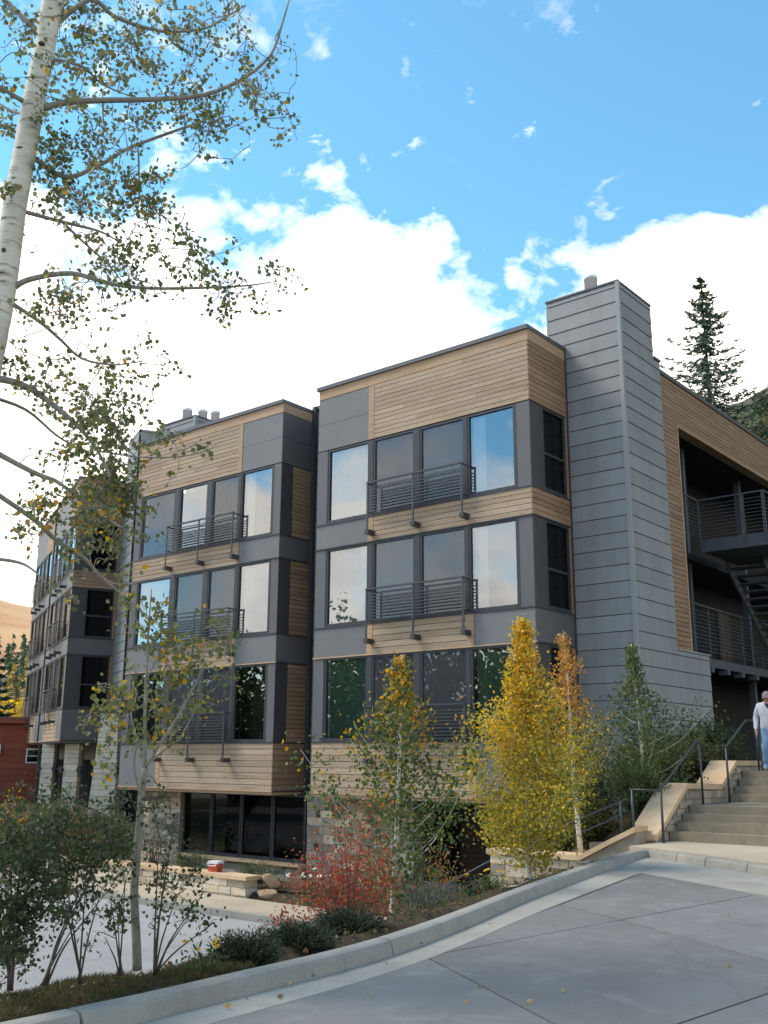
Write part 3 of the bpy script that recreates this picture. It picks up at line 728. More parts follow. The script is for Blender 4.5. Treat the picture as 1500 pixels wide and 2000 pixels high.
# stair flight from the balcony down to the gallery below
FT = Frame((-9.25, 27.6), math.pi/2)
stf = empty('stair_flight', (-9.5, 28, 2.7)); stf.parent = B; stf.matrix_basis = Matrix.Translation(-B.location) @ Matrix.Translation((-9.5, 28, 2.7)); WM[stf.name] = Matrix.Translation((-9.5, 28, 2.7))
for k in range(15):
    box('tread', FT, (.1+k*.25, .42+k*.25, .06, 1.05, 5.50-k*.19, 5.55-k*.19), 'blue_grey_steel', stf)
for dd in (.0, 1.06):
    v = [FT.p(0, dd, 5.30), FT.p(0, dd, 5.62), FT.p(4.0, dd, 2.70), FT.p(4.0, dd, 2.40)]; v2 = [p+(FT.p(0, .05, 0)-FT.p(0, 0, 0)) for p in v]
    put('stringer', mesh('stringer', v+v2, [(0, 1, 2, 3), (7, 6, 5, 4), (0, 4, 5, 1), (1, 5, 6, 2), (2, 6, 7, 3), (3, 7, 4, 0)], 'blue_grey_steel'), stf)

# ground storey -------------------------------------------------------------
def stone_wall(F, parent, name, u0, u1, d0, d1, z0, z1, sizes=(.12, .21, .22, .62), mats=('stone_tan', 'stone_grey'), ends=False, label=None, seed=1):
    """core of mortar with single stones laid in uneven courses on its face (and its right end)"""
    rg = random.Random(seed)
    w = box(name, F, (u0, u1, d0, d1, z0, z1), 'mortar', parent)
    if label: w['label'] = label
    z = z0
    while z < z1-.05:
        h = min(rg.uniform(sizes[0], sizes[1]), z1-z)
        if z1-z-h < .07: h = z1-z
        u = u0
        while u < u1-.03:
            l = min(rg.uniform(sizes[2], sizes[3]), u1-u)
            if u1-u-l < .12: l = u1-u
            box('stone', F, (u+.006, u+l-.006, d0-rg.uniform(.012, .04), d0+.01, z+.006, z+h-.006), rg.choice(mats), w)
            u += l
        if ends: box('stone', F, (u1-.01, u1+rg.uniform(.012, .03), d0-.02, d1, z+.006, z+h-.006), rg.choice(mats), w)
        z += h
    return w
FG = Frame((-27.1, 20.62), 0)
stone_wall(FG, B, 'stone_wall', 0.0, 1.95, 0, .4, -3.35, -.98, seed=3, label='stone pier left of the ground floor glazing')
stone_wall(FG, B, 'stone_wall', 1.96, 7.2, .0, .4, -3.35, -2.86, seed=4)
sill = box('stone_sill', FG, (1.97, 7.2, -.16, .3, -2.859, -2.78), 'sandstone', B)
for k in range(4):
    u0 = 1.98+k*1.3
    window(FG, B, u0, u0+1.28, -2.77, -.99, 'fixed', d=.1, behind=None, glass='glass_dark', label='dark full-height ground floor window')
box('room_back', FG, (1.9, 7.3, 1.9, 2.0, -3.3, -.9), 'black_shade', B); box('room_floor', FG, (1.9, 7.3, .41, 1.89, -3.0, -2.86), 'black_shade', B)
stone_wall(FG, B, 'stone_wall', 7.21, 10.9, .12, .5, -3.35, -.98, (.14, .24, .25, .7), ('stone_grey', 'stone_grey', 'stone_tan'), True, seed=5, label='stone wall under the right bay')
for u, z, s in ((8.35, -1.35, .13), (7.65, -1.45, .07), (7.6, -2.3, .07)):
    box('wall_lamp' if s > .1 else 'vent', FG, (u-s, u+s, -.02 if s > .1 else .06, .11, z-s*1.2, z+s*1.2), 'bronze', B)
FG2 = Frame((-16.2, 22.35), 0)
dk = box('under_wall', FG2, (0, 5.9, 0, .3, -3.35, -.9), 'backing', B); boards(FG2, dk, 0, 5.9, -3.3, -.92, 17, 'cedar_shaded', .02)  # board colour carries the shade of the recess under the bay
box('under_wall', FG, (10.92, 11.2, .45, 1.9, -3.35, -.9), 'backing', B)

# angled left wing -----------------------------------------------------------
B = empty('apartment_building', (-38, 25, -2.5), 'far left apartment wing turned at an angle, on stone columns', 'building')
Z = dict(bot=.65, s1=1.88, h1=4.05, s2=4.72, h2=6.79, s3=7.52, h3=9.62, par=11.40, top=11.51)
AW = RAD(-24.2)
def rot2(p, a): return (p[0]*math.cos(a)-p[1]*math.sin(a), p[0]*math.sin(a)+p[1]*math.cos(a))
CW = (-35.83, 23.14); e = rot2((12.55, 0), AW); LW = (CW[0]-e[0], CW[1]-e[1])
F1 = Frame(LW, AW); e = rot2((6.45, 0), AW); F2 = Frame((LW[0]+e[0], LW[1]+e[1]), AW); F2s = Frame(CW, AW+math.pi/2)
w1, w2, dw = 5.95, 6.10, 1.85
UW1 = [(.35, 1.6), (1.75, 2.95), (3.1, 4.3), (4.45, 5.6)]; UW2 = [(.45, 1.7), (1.85, 3.05), (3.2, 4.4), (4.55, 5.7)]
for F, Fs, w in ((F1, None, w1), (F2, F2s, w2)):
    top_zone(F, Fs, w, dw, True, w-2.0, True)
    band(F, Fs, w, dw, Z['h2'], Z['s3'], [(0, w, 'grey')], 'wood', 5)
    band(F, Fs, w, dw, Z['h1'], Z['s2'], [(0, w, 'grey')], 'panel_dark', 5)
    band(F, Fs, w, dw, Z['bot'], Z['s1'], [(0, 1.3, 'grey'), (1.3, 4.9, 'wood'), (4.9, w, 'grey')], 'panel_dark', 8)
    U = UW1 if w == w1 else UW2
    for a, b, bh in (('s3', 'h3', P_), ('s2', 'h2', D_), ('s1', 'h1', D_)):
        storey(F, Fs, w, dw, Z[a], Z[b], U, K, [bh]*4, 'window', '')
        railing(F, B, 1.75, 4.35, Z[a])
    box('soffit', F, (0.002, w-.002, .002, 2.4, Z['bot']-.10, Z['bot']-.001), 'flashing', B)
    box('roof', F, (.1, w-.1, .52, 3.4, Z['par']-.3, Z['par']-.05), 'flashing', B)
box('recess_panel', F1, (w1+.0, 6.45, .25, .5, Z['bot'], Z['par']), 'bronze', B)
box('downpipe', F1, (w1+.16, w1+.30, .05, .19, -2.4, Z['top']+.2), 'bronze', B)
box('main_body', F1, (.1, 12.0, 1.9, 12, Z['bot'], Z['par']-.5), 'panel_dark', B)
box('corner_trim', F2s, (dw-.045, dw, -.05, .1, Z['bot'], Z['top']), 'cedar_brown', B)
e = rot2((0, 1.86), AW); EW = (CW[0]+e[0], CW[1]+e[1])
chimney(EW, AW, 2.1, 1.9, -2.4, 13.28, [(.85, .6, .19, .55), (1.45, 1.05, .18, .55)], 'pale grey lap-sided chimney with two flues beside the wing')
# stone columns and gates beneath
def column(x, y, s, z0, z1, seed, flare=0):
    F = Frame((x-s/2, y-s/2), RAD(30))
    c = box('column', F, (0, s, 0, s, z0, z1), 'mortar', B); rg = random.Random(seed); z = z0
    while z < z1-.02:
        h = min(rg.uniform(.14, .26), z1-z); k = flare*(z1-z)/(z1-z0)
        box('stone', F, (-.03-k, s+.03+k, -.03-k, s*.5, z+.008, z+h-.008), 'stone_pale', c)
        z += h
    for dx in (-.12, s+.12):
        multi('wall_lamp', F, [(dx-.07, dx+.07, -.12, .05, -.62, -.36), (dx-.13, dx+.13, -.08, -.0, -.54, -.44)], 'bronze', c)
column(-32.95, 23.55, .62, -2.6, 1.62, 31, .22); column(-36.0, 24.0, .55, -2.5, .54, 32); column(-39.3, 25.0, .5, -2.4, .54, 33)
FGt = Frame((-41.2, 26.1), RAD(-16))
box('gate_wall', FGt, (0, 9.0, .5, .7, -2.5, .64), 'backing', B)
for k in range(20): box('gate_bar', FGt, (.5+k*.42, .53+k*.42, .3, .34, -2.3, -.1), 'bronze', B)
box('lintel', FGt, (.1, 8.9, .28, .4, -.1, .54), 'stone_grey', B)

# red house ---------------------------------------------------------------------
H = empty('house', (-47, 27, -3.6), 'low dark red clapboard house behind the left wing', 'house')
FH = Frame((-50.3, 18.6), RAD(59))
hw = box('wall', FH, (0, 13, .02, 7, -3.6, 1.55), 'red_siding', H)
for k in range(17): box('clapboard', FH, (0, 13, -.02, .019, -3.55+k*.3, -3.555+(k+1)*.3), 'red_siding', hw, lap=True)
rf = multi('roof', FH, [(-.4, 13.4, -.45, 7.4, 1.56, 1.80)], 'red_siding', H)
box('roof_edge', FH, (-.42, 13.42, -.47, 7.42, 1.801, 1.86), 'flashing', rf)
wn = multi('window', FH, [(10.15, 11.0, -.06, .0, -.30, -.24), (10.15, 11.0, -.06, 0, .32, .40), (10.15, 10.21, -.06, 0, -.24, .32), (10.94, 11.0, -.06, 0, -.24, .32), (10.21, 10.94, -.05, 0, .02, .06)], 'white_paint', H)
box('pane', FH, (10.21, 10.94, -.035, -.03, -.24, .32), 'glass_dark', wn)
box('utility_box', FH, (8.55, 8.98, -.30, -.025, .14, .56), 'white_paint', H)

# planter wall and boulders -----------------------------------------------------
PW = empty('planter_wall', (-22, 18.3, -3.4), 'low pale stone planter wall with sandstone cap and a cooler standing on it', 'wall')
FP = Frame((-29.0, 18.16), 0)
stone_wall(FP, PW, 'stone_face', 0, 9.5, 0, .38, -3.6, -2.96, (.11, .2, .2, .5), ('stone_tan', 'stone_tan', 'stone_pale', 'stone_grey'), True, seed=8)
for k in range(8):
    box('cap_stone', FP, (-.02+k*1.2+.004, -.02+(k+1)*1.2-.004, -.07, .46, -2.959, -2.865), 'sandstone', PW)
def blob(name, c, r, mat, parent=None, seed=0, rough=.25, sub=3):
    bm = bmesh.new(); bmesh.ops.create_icosphere(bm, subdivisions=sub, radius=1); rg = random.Random(seed)
    k = [Vector((rg.uniform(-1, 1), rg.uniform(-1, 1), rg.uniform(-1, 1))).normalized() for _ in range(9)]; h = [rg.uniform(.45, .8) for _ in k]
    for v in bm.verts:
        for a, b in zip(k, h):
            dd = v.co.dot(a)
            if dd > b: v.co -= a*(dd-b)*.9
        v.co *= 1+rg.uniform(-1, 1)*.03*rough
        v.co = Vector((v.co.x*r[0], v.co.y*r[1], v.co.z*r[2]))
    me = bpy.data.meshes.new(name); bm.to_mesh(me); bm.free(); me.materials.append(MATS[mat])
    return put(name, me, parent, Matrix.Translation(c))
tag(blob('boulder', (-19.15, 18.72, -3.0), (.40, .3, .2), 'boulder', seed=4), 'flat-topped orange tan boulder stacked beside the planter wall end', 'boulder', 'boulders by the planter wall')
tag(blob('boulder', (-18.55, 18.9, -3.05), (.34, .3, .2), 'boulder', seed=9), 'pale boulder nearest the white daisies', 'boulder', 'boulders by the planter wall')
tag(blob('boulder', (-19.05, 18.42, -3.28), (.38, .26, .2), 'boulder', seed=7), 'rounded grey brown boulder lowest of the three, at the sidewalk', 'boulder', 'boulders by the planter wall')
# cooler
CO = empty('cooler', (-20.9, 18.34, -2.865), 'small red picnic cooler with white lid on the planter wall cap', 'cooler')
FC = Frame((-21.06, 18.25), RAD(8))
def tapered(name, F, u0, u1, d0, d1, z0, z1, k, mat, parent):
    v = [F.p(u, d, z0) for u, d in ((u0+k, d0+k), (u1-k, d0+k), (u1-k, d1-k), (u0+k, d1-k))]+[F.p(u, d, z1) for u, d in ((u0, d0), (u1, d0), (u1, d1), (u0, d1))]
    return put(name, mesh(name, v, [(3, 2, 1, 0), (4, 5, 6, 7), (0, 1, 5, 4), (1, 2, 6, 5), (2, 3, 7, 6), (3, 0, 4, 7)], mat), parent)
tapered('tub', FC, 0, .33, 0, .24, -2.864, -2.665, .02, 'cooler_red', CO)
tapered('lid', FC, -.012, .342, -.012, .252, -2.664, -2.605, -.0, 'white_paint', CO)
multi('handle', FC, [(.03, .30, -.03, -.014, -2.72, -2.70), (.03, .05, -.03, .0, -2.70, -2.66), (.28, .30, -.03, .0, -2.70, -2.66)], 'white_paint', CO)

# stairs -------------------------------------------------------------------------
ST = empty('staircase', (-6.6, 19, -1.4), 'tan grey concrete steps climbing beside the chimney to the breezeway', 'staircase')
F0 = Frame((0, 0), 0)
YS = [17.50, 17.80, 18.10, 18.42, 20.44, 20.70, 20.96, 21.20]; ZS = [-1.213, -1.072, -.930, -.788, -.640, -.492, -.343, -.194]
for k in range(8):
    y1 = YS[k+1] if k < 7 else 21.75
    x1 = -4.6 if k < 4 else -6.24
    b = multi('step', F0, [(-7.93, x1, YS[k], y1+.12, ZS[k]-.26, ZS[k])], 'concrete_step', ST)
multi('infill', F0, [(-7.92, -4.62, 17.9, 21.6, -1.75, -1.05)], 'concrete_step', ST)
# cheek wall, left
CK = empty('cheek_wall', (-8.2, 19.5, -1.5), 'stepped stone wall with sloping sandstone caps left of the steps', 'wall')
def profile_block(name, yz, x0, x1, mat, parent):
    n = len(yz); v = [(x0, y, z) for y, z in yz]+[(x1, y, z) for y, z in yz]
    f = [tuple(range(n)), tuple(range(2*n-1, n-1, -1))]+[((i+1) % n, i, n+i, n+(i+1) % n) for i in range(n)]
    me = mesh(name, v, f, mat); bm = bmesh.new(); bm.from_mesh(me); bmesh.ops.recalc_face_normals(bm, faces=bm.faces); bm.to_mesh(me); bm.free()
    return put(name, me, parent)
core_ = profile_block('wall_core', [(17.08, -1.9), (17.08, -1.33), (18.45, -.50), (20.10, -.55), (20.92, -.09), (22.3, -.09), (22.3, -1.9)], -8.40, -7.99, 'mortar', CK)
rg = random.Random(3)
def cheek_top(y): return interp(y, [(17.08, -1.33), (18.45, -.50), (20.10, -.55), (20.92, -.09), (22.3, -.09)])
z = -1.5
while z < -.1:
    h = rg.uniform(.11, .2); y = 17.08
    while y < 22.2:
        l = rg.uniform(.14, .34)
        tp = min(cheek_top(y), cheek_top(min(y+l, 22.3)))
        if tp > z+.05:
            box('stone', Frame((-7.99, y), math.pi/2), (.005, l-.005, -.02-rg.uniform(0, .02), .02, z+.005, min(z+h, tp+.01)-.005), 'stone_grey', core_)
        y += l
    z += h
z = -1.5
while z < -1.36:
    box('stone', Frame((-8.42, 17.08), 0), (.0, .44, -.03, .02, z, z+.12), 'stone_tan', core_); z += .13
def slab(yz0, yz1, th=.10, x0=-8.47, x1=-7.93):
    (a, b), (c, d) = yz0, yz1; profile_block('cap_stone', [(a, b), (c, d), (c, d-th), (a, b-th)], x0, x1, 'sandstone', CK)
slab((17.0, -1.245), (18.40, -.40)); slab((18.404, -.402), (20.06, -.445)); slab((20.064, -.44), (20.90, .01)); slab((20.904, .012), (22.3, .012))
# right cheek
CR = empty('cheek_wall', (-6.0, 20, -1.0), 'stone wall end with sandstone cap right of the upper steps', 'wall')
profile_block('wall_core', [(18.75, -1.2), (18.75, -.72), (20.2, -.70), (21.2, -.1), (22.3, -.1), (22.3, -1.2)], -6.2, -5.8, 'stone_grey', CR)
profile_block('cap_stone', [(18.68, -.715), (18.68, -.62), (20.2, -.60), (21.2, 0), (22.3, 0), (22.3, -.095), (21.2, -.095), (20.2, -.695)], -6.26, -5.74, 'sandstone', CR)

# handrails -----------------------------------------------------------------------
def handrail(label, pts, posts, r=.022, group='metal handrails', mid=None):
    x, y, z = pts[0]; Hh = empty('handrail', (x, y, z-.9), label, 'handrail', group)
    tubes('rail', [[(*p, r) for p in pts]], 'rail_steel', Hh, 8)
    if mid: tubes('lower_rail', [[(*p, r*.8) for p in mid]], 'rail_steel', Hh, 8)
    for a, b in posts: tubes('post', [[(*a, r), (*b, r)]], 'rail_steel', Hh, 8)
    return Hh
XR = -7.80
handrail('dark metal handrail rising along the left side of the steps', [(XR-.5, 16.75, -.50), (XR, 16.9, -.50), (XR, 18.6, .35), (XR, 18.9, .35)], [((XR, 16.95, -1.37), (XR, 16.95, -.48)), ((XR, 18.75, -.79), (XR, 18.75, .35)), ((XR-.45, 16.76, -1.4), (XR-.45, 16.76, -.50))])
handrail('dark metal handrail beside the upper steps, left of the man', [(XR, 19.9, .28), (XR, 20.1, .30), (XR, 21.25, .83), (XR, 21.9, .83)], [((XR, 20.05, -.79), (XR, 20.05, .29)), ((XR, 21.8, -.2), (XR, 21.8, .83))])
handrail('dark metal rail post at the right edge of the steps', [(-6.28, 18.3, .05), (-6.28, 19.9, .05), (-6.28, 21.2, .75)], [((-6.28, 18.6, -.79), (-6.28, 18.6, .05)), ((-6.28, 20.9, -.40), (-6.28, 20.9, .6))])
handrail('dark metal handrail running down to the lower door under the right bay', [(-8.47, 17.0, -.66), (-10.75, 17, -1.58), (-12.43, 17, -2.40), (-12.75, 17, -2.40)], [((-8.6, 17, -1.5), (-8.6, 17, -.71)), ((-10.2, 17, -2.2), (-10.2, 17, -1.36)), ((-11.15, 17, -2.7), (-11.15, 17, -1.78)), ((-12.4, 17, -3.3), (-12.4, 17, -2.39))], mid=[(-8.6, 17, -.95), (-10.74, 17, -1.82), (-12.4, 17, -2.62)])
# lower stair and its wall
LS = empty('lower_staircase', (-10.5, 17.8, -3.3), 'shaded concrete steps going down behind the sandstone capped wall', 'staircase')
for k in range(11):
    multi('step', F0, [(-9.0-.34*(k+1), -9.0-.34*k+.02, 17.15, 18.3, -1.75-.165*k-.4, -1.45-.165*k)], 'concrete_step', LS)
LW_ = empty('low_wall', (-10, 16.5, -2.4), 'low stone wall with sandstone cap behind the yellow aspen', 'wall')
FL = Frame((-11.13, 16.6), 0)
stone_wall(FL, LW_, 'stone_face', 0, 1.95, 0, .4, -3.0, -1.72, (.12, .22, .2, .55), ('stone_grey', 'stone_tan'), False, seed=12)
box('cap_stone', FL, (-.06, .95, -.06, .46, -1.719, -1.63), 'sandstone', LW_); box('cap_stone', FL, (.954, 1.9, -.06, .46, -1.719, -1.632), 'sandstone', LW_)
def slopecap(a, b, th=.09):
    v = [FL.p(a[0], dd, a[1]) for dd in (-.06, .46)]+[FL.p(b[0], dd, b[1]) for dd in (-.06, .46)]+[FL.p(a[0], dd, a[1]-th) for dd in (-.06, .46)]+[FL.p(b[0], dd, b[1]-th) for dd in (-.06, .46)]
    put('cap_stone', mesh('cap_stone', v, [(0, 2, 3, 1), (4, 5, 7, 6), (0, 4, 6, 2), (1, 3, 7, 5), (0, 1, 5, 4), (2, 6, 7, 3)], 'sandstone'), LW_)
slopecap((1.904, -1.632), (2.45, -1.36)); slopecap((2.454, -1.358), (3.0, -1.10))
v = [FL.p(1.95, dd, z) for dd in (0, .4) for z in (-3., -1.71)]+[FL.p(2.98, dd, z) for dd in (0, .4) for z in (-3., -1.20)]
put('stone_face', mesh('stone_face', v, [(0, 1, 5, 4), (2, 6, 7, 3), (1, 3, 7, 5), (4, 5, 7, 6), (0, 2, 3, 1)], 'stone_grey'), LW_)

# blue pot ---------------------------------------------------------------------------
PT = empty('plant_pot', (-11.9, 16.2, -2.95), 'dark blue glazed pot half hidden among plants by the lower rail', 'pot')
tubes('body', [[(-11.9, 16.2, -2.95, .16), (-11.9, 16.2, -2.8, .24), (-11.9, 16.2, -2.55, .30), (-11.9, 16.2, -2.37, .27), (-11.9, 16.2, -2.33, .30), (-11.9, 16.2, -2.30, .30)]], 'blue_glaze', PT, 20)

# the man -------------------------------------------------------------------------------
def build_man():
    base = Vector((-7.345, 21.32, -.192)); fw = Vector((.30, -.954, 0)); rt = Vector((.954, .30, 0))   # rt: towards the right of the picture
    J = {'pel': (0, 0, .86, .165, .13), 'wst': (0, .03, .98, .175, .145), 'che': (0, .05, 1.2, .195, .14), 'nek': (0, .085, 1.37, .062, .062), 'hed': (0, .13, 1.47, .082, .092), 'crn': (0, .125, 1.545, .07, .08),
         'nos': (0, .215, 1.455, .02, .02),
         'sL': (-.185, .05, 1.30, .075, .075), 'eL': (-.255, .0, 1.05, .056, .056), 'wL': (-.262, .085, .83, .036, .036), 'hL': (-.262, .11, .765, .034, .022),
         'sR': (.185, .05, 1.30, .075, .075), 'eR': (.25, .02, 1.06, .056, .056), 'wR': (.245, .14, .86, .036, .036), 'hR': (.24, .17, .80, .034, .022),
         'hipL': (-.10, .01, .78, .105, .11), 'kL': (-.115, .10, .44, .075, .075), 'aL': (-.12, -.02, .10, .058, .058), 'tL': (-.14, .13, .045, .045, .035),
         'hipR': (.10, .01, .78, .105, .11), 'kR': (.115, .17, .43, .075, .075), 'aR': (.11, .24, -.04, .058, .058), 'tR': (.12, .40, -.10, .045, .035)}
    E = [('pel', 'wst'), ('wst', 'che'), ('che', 'nek'), ('nek', 'hed'), ('hed', 'crn'), ('hed', 'nos'), ('che', 'sL'), ('sL', 'eL'), ('eL', 'wL'), ('wL', 'hL'), ('che', 'sR'), ('sR', 'eR'), ('eR', 'wR'), ('wR', 'hR'),
         ('pel', 'hipL'), ('hipL', 'kL'), ('kL', 'aL'), ('aL', 'tL'), ('pel', 'hipR'), ('hipR', 'kR'), ('kR', 'aR'), ('aR', 'tR')]
    for sd, sg in (('L', -1), ('R', 1)):
        hx, hy, hz = J['h'+sd][:3]
        for k, (dy, ln) in enumerate(((-.028, .062), (-.009, .072), (.011, .07), (.03, .058))):
            J[f'f{sd}{k}a'] = (hx+sg*.004, hy+dy, hz-.045, .0095, .0095); J[f'f{sd}{k}b'] = (hx-sg*.012, hy+dy+.006, hz-.045-ln, .0085, .0085)
            E += [('h'+sd, f'f{sd}{k}a'), (f'f{sd}{k}a', f'f{sd}{k}b')]
        J[f't{sd}a'] = (hx-sg*.015, hy+.045, hz-.01, .011, .011); J[f't{sd}b'] = (hx-sg*.022, hy+.06, hz-.05, .0095, .0095)
        E += [('h'+sd, f't{sd}a'), (f't{sd}a', f't{sd}b')]
    names = list(J); bm = bmesh.new(); vs_ = {}
    sk = bm.verts.layers.skin.verify()
    for n in names:
        a, b, c, r1, r2 = J[n]; v = bm.verts.new(rt*a+fw*b+Vector((0, 0, c))); v[sk].radius = (r1, r2); v[sk].use_root = (n == 'pel'); vs_[n] = v
    for a, b in E: bm.edges.new((vs_[a], vs_[b]))
    me = bpy.data.meshes.new('person_rig'); bm.to_mesh(me); bm.free()
    o = bpy.data.objects.new('person_rig', me); COL.objects.link(o)
    m = o.modifiers.new('s', 'SKIN'); m.use_smooth_shade = True; o.modifiers.new('d', 'SUBSURF').levels = 2
    dg = bpy.context.evaluated_depsgraph_get(); dg.update(); body = bpy.data.meshes.new_from_object(o.evaluated_get(dg)); bpy.data.objects.remove(o)
    from mathutils import noise as mnoise
    for v in body.vertices:                                   # folds of the cloth
        if v.co.z < 1.30 and v.co.z > .06:
            k = mnoise.noise(Vector((v.co.x*16, v.co.y*16, v.co.z*26)))
            nn = (v.co-Vector((0, 0, v.co.z))-fw*.05).normalized() if abs(v.co.dot(rt)) > .02 else fw
            if not (abs(v.co.dot(rt)) > .2 and v.co.z < .86): v.co += nn*k*.014
    for q in ('jacket', 'denim', 'skin', 'shoe', 'dark_shirt'): body.materials.append(MATS[q])
    for p in body.polygons:
        c = p.center; s, f, z = c.dot(rt), c.dot(fw), c.z
        low = z-(-.14 if s > .06 and f > .2 and z < .2 else 0)
        if z > 1.375: p.material_index = 2
        elif 1.345 > z > 1.22 and abs(s) < .015+(z-1.22)*.35 and f > .1: p.material_index = 4
        elif abs(s) > .2 and z < .845: p.material_index = 2
        elif z > .85 or abs(s) > .215: p.material_index = 0
        elif (s < 0 and z < .075) or (s > 0 and z < -.055): p.material_index = 3
        else: p.material_index = 1
        p.use_smooth = True
    P = put('person', body, None, Matrix.Translation(base))
    tag(P, 'man in grey cap, pale jacket and jeans stepping down the stairs, looking down', 'person')
    # cap: crown and brim; ears, hair at the nape
    v, f = [], []; n = 16
    for k in range(6):
        a = k/5*math.pi/2
        for i in range(n):
            q = 2*math.pi*i/n; rr = .105*math.cos(a)
            v.append(rt*(rr*.92*math.cos(q))+fw*(rr*1.08*math.sin(q)+.125)+Vector((0, 0, 1.505+.10*math.sin(a)-.02*math.sin(q)*math.cos(a))))
    for k in range(5):
        f += [(k*n+i, k*n+(i+1) % n, (k+1)*n+(i+1) % n, (k+1)*n+i) for i in range(n)]
    m0 = len(v)
    for i in range(9):
        q = math.pi*(i/8); x = .095*math.cos(q)
        v += [rt*x+fw*(.125+.11*math.sin(q))+Vector((0, 0, 1.488)), rt*x*1.05+fw*(.125+.105*math.sin(q)+.085*math.sin(q))+Vector((0, 0, 1.462))]
    f += [(m0+2*i, m0+2*i+1, m0+2*i+3, m0+2*i+2) for i in range(8)]
    put('cap', mesh('cap', v, f, 'cap_cloth', True), P, Matrix.Translation(base))
    for s in (-1, 1):
        blob('ear', tuple(base+rt*(.088*s)+fw*.115+Vector((0, 0, 1.462))), (.014, .026, .036), 'skin', P, 5, .1, 2)
        blob('eye', tuple(base+rt*(.032*s)+fw*.205+Vector((0, 0, 1.478))), (.011, .011, .008), 'hair', P, 5, .1, 2)
    blob('mouth', tuple(base+fw*.205+Vector((0, 0, 1.41))), (.025, .012, .007), 'hair', P, 6, .1, 2)
    blob('hair', tuple(base+fw*.075+Vector((0, 0, 1.47))), (.085, .06, .06), 'hair', P, 6, .1, 2)
    # belt and jacket collar
    tubes('collar', [[(*(base+rt*(.085*math.cos(q))+fw*(.06+.075*math.sin(q))+Vector((0, 0, 1.375-.02*math.sin(q)))), .018) for q in np.linspace(math.pi*.62, math.pi*2.38, 12)]], 'jacket', P, 6)
build_man()

# ================================================================== vegetation
def leaf_mesh(name, P, size, tone, mat='leaf', aspect=.86, dirs=None, seed=0, fold=.16, droop=.0):
    """P (n,3) centres, size (n,), tone (n,3); each leaf two folded quads"""
    rs = np.random.RandomState(seed); n = len(P)
    if dirs is None:
        t = rs.normal(size=(n, 3)); t[:, 2] -= droop
    else: t = np.asarray(dirs)+rs.normal(size=(n, 3))*.28
    t /= np.linalg.norm(t, axis=1)[:, None]+1e-9
    a = rs.normal(size=(n, 3)); s = np.cross(t, a); s /= np.linalg.norm(s, axis=1)[:, None]+1e-9; nn = np.cross(t, s)
    sh = [(0, -.5, 0), (.44, -.22, fold), (.40, .18, fold), (0, .56, 0), (-.40, .18, fold), (-.44, -.22, fold)]
    V = np.empty((n, 6, 3))
    for k, (x, y, z) in enumerate(sh):
        V[:, k] = P+(s*(x*aspect)+t*y+nn*z*aspect)*size[:, None]
    V = V.reshape(-1, 3)
    idx = (np.arange(n)[:, None]*6+np.array([0, 1, 2, 3, 0, 3, 4, 5])).reshape(-1)
    me = bpy.data.meshes.new(name); me.vertices.add(n*6); me.vertices.foreach_set('co', V.reshape(-1))
    me.loops.add(n*8); me.loops.foreach_set('vertex_index', idx.astype(np.int32))
    me.polygons.add(n*2); me.polygons.foreach_set('loop_start', np.arange(0, n*8, 4, dtype=np.int32)); me.polygons.foreach_set('loop_total', np.full(n*2, 4, np.int32))
    me.update(calc_edges=True)
    at = me.attributes.new('tone', 'FLOAT_COLOR', 'POINT')
    C = np.ones((n, 6, 4)); C[:, :, :3] = tone[:, None, :]; at.data.foreach_set('color', C.reshape(-1))
    me.materials.append(MATS[mat]); return me
def tones(n, pal, seed, w=None, jit=.18):
    rs = np.random.RandomState(seed); pal = np.array(pal); k = rs.choice(len(pal), n, p=w)
    return np.clip(pal[k]*(1+rs.uniform(-jit, jit, (n, 1))), 0, 1)
GRN = [(.12, .145, .065), (.155, .18, .08), (.20, .215, .095), (.145, .165, .095)]
YEL = [(.52, .30, .028), (.48, .33, .04), (.58, .28, .03)]
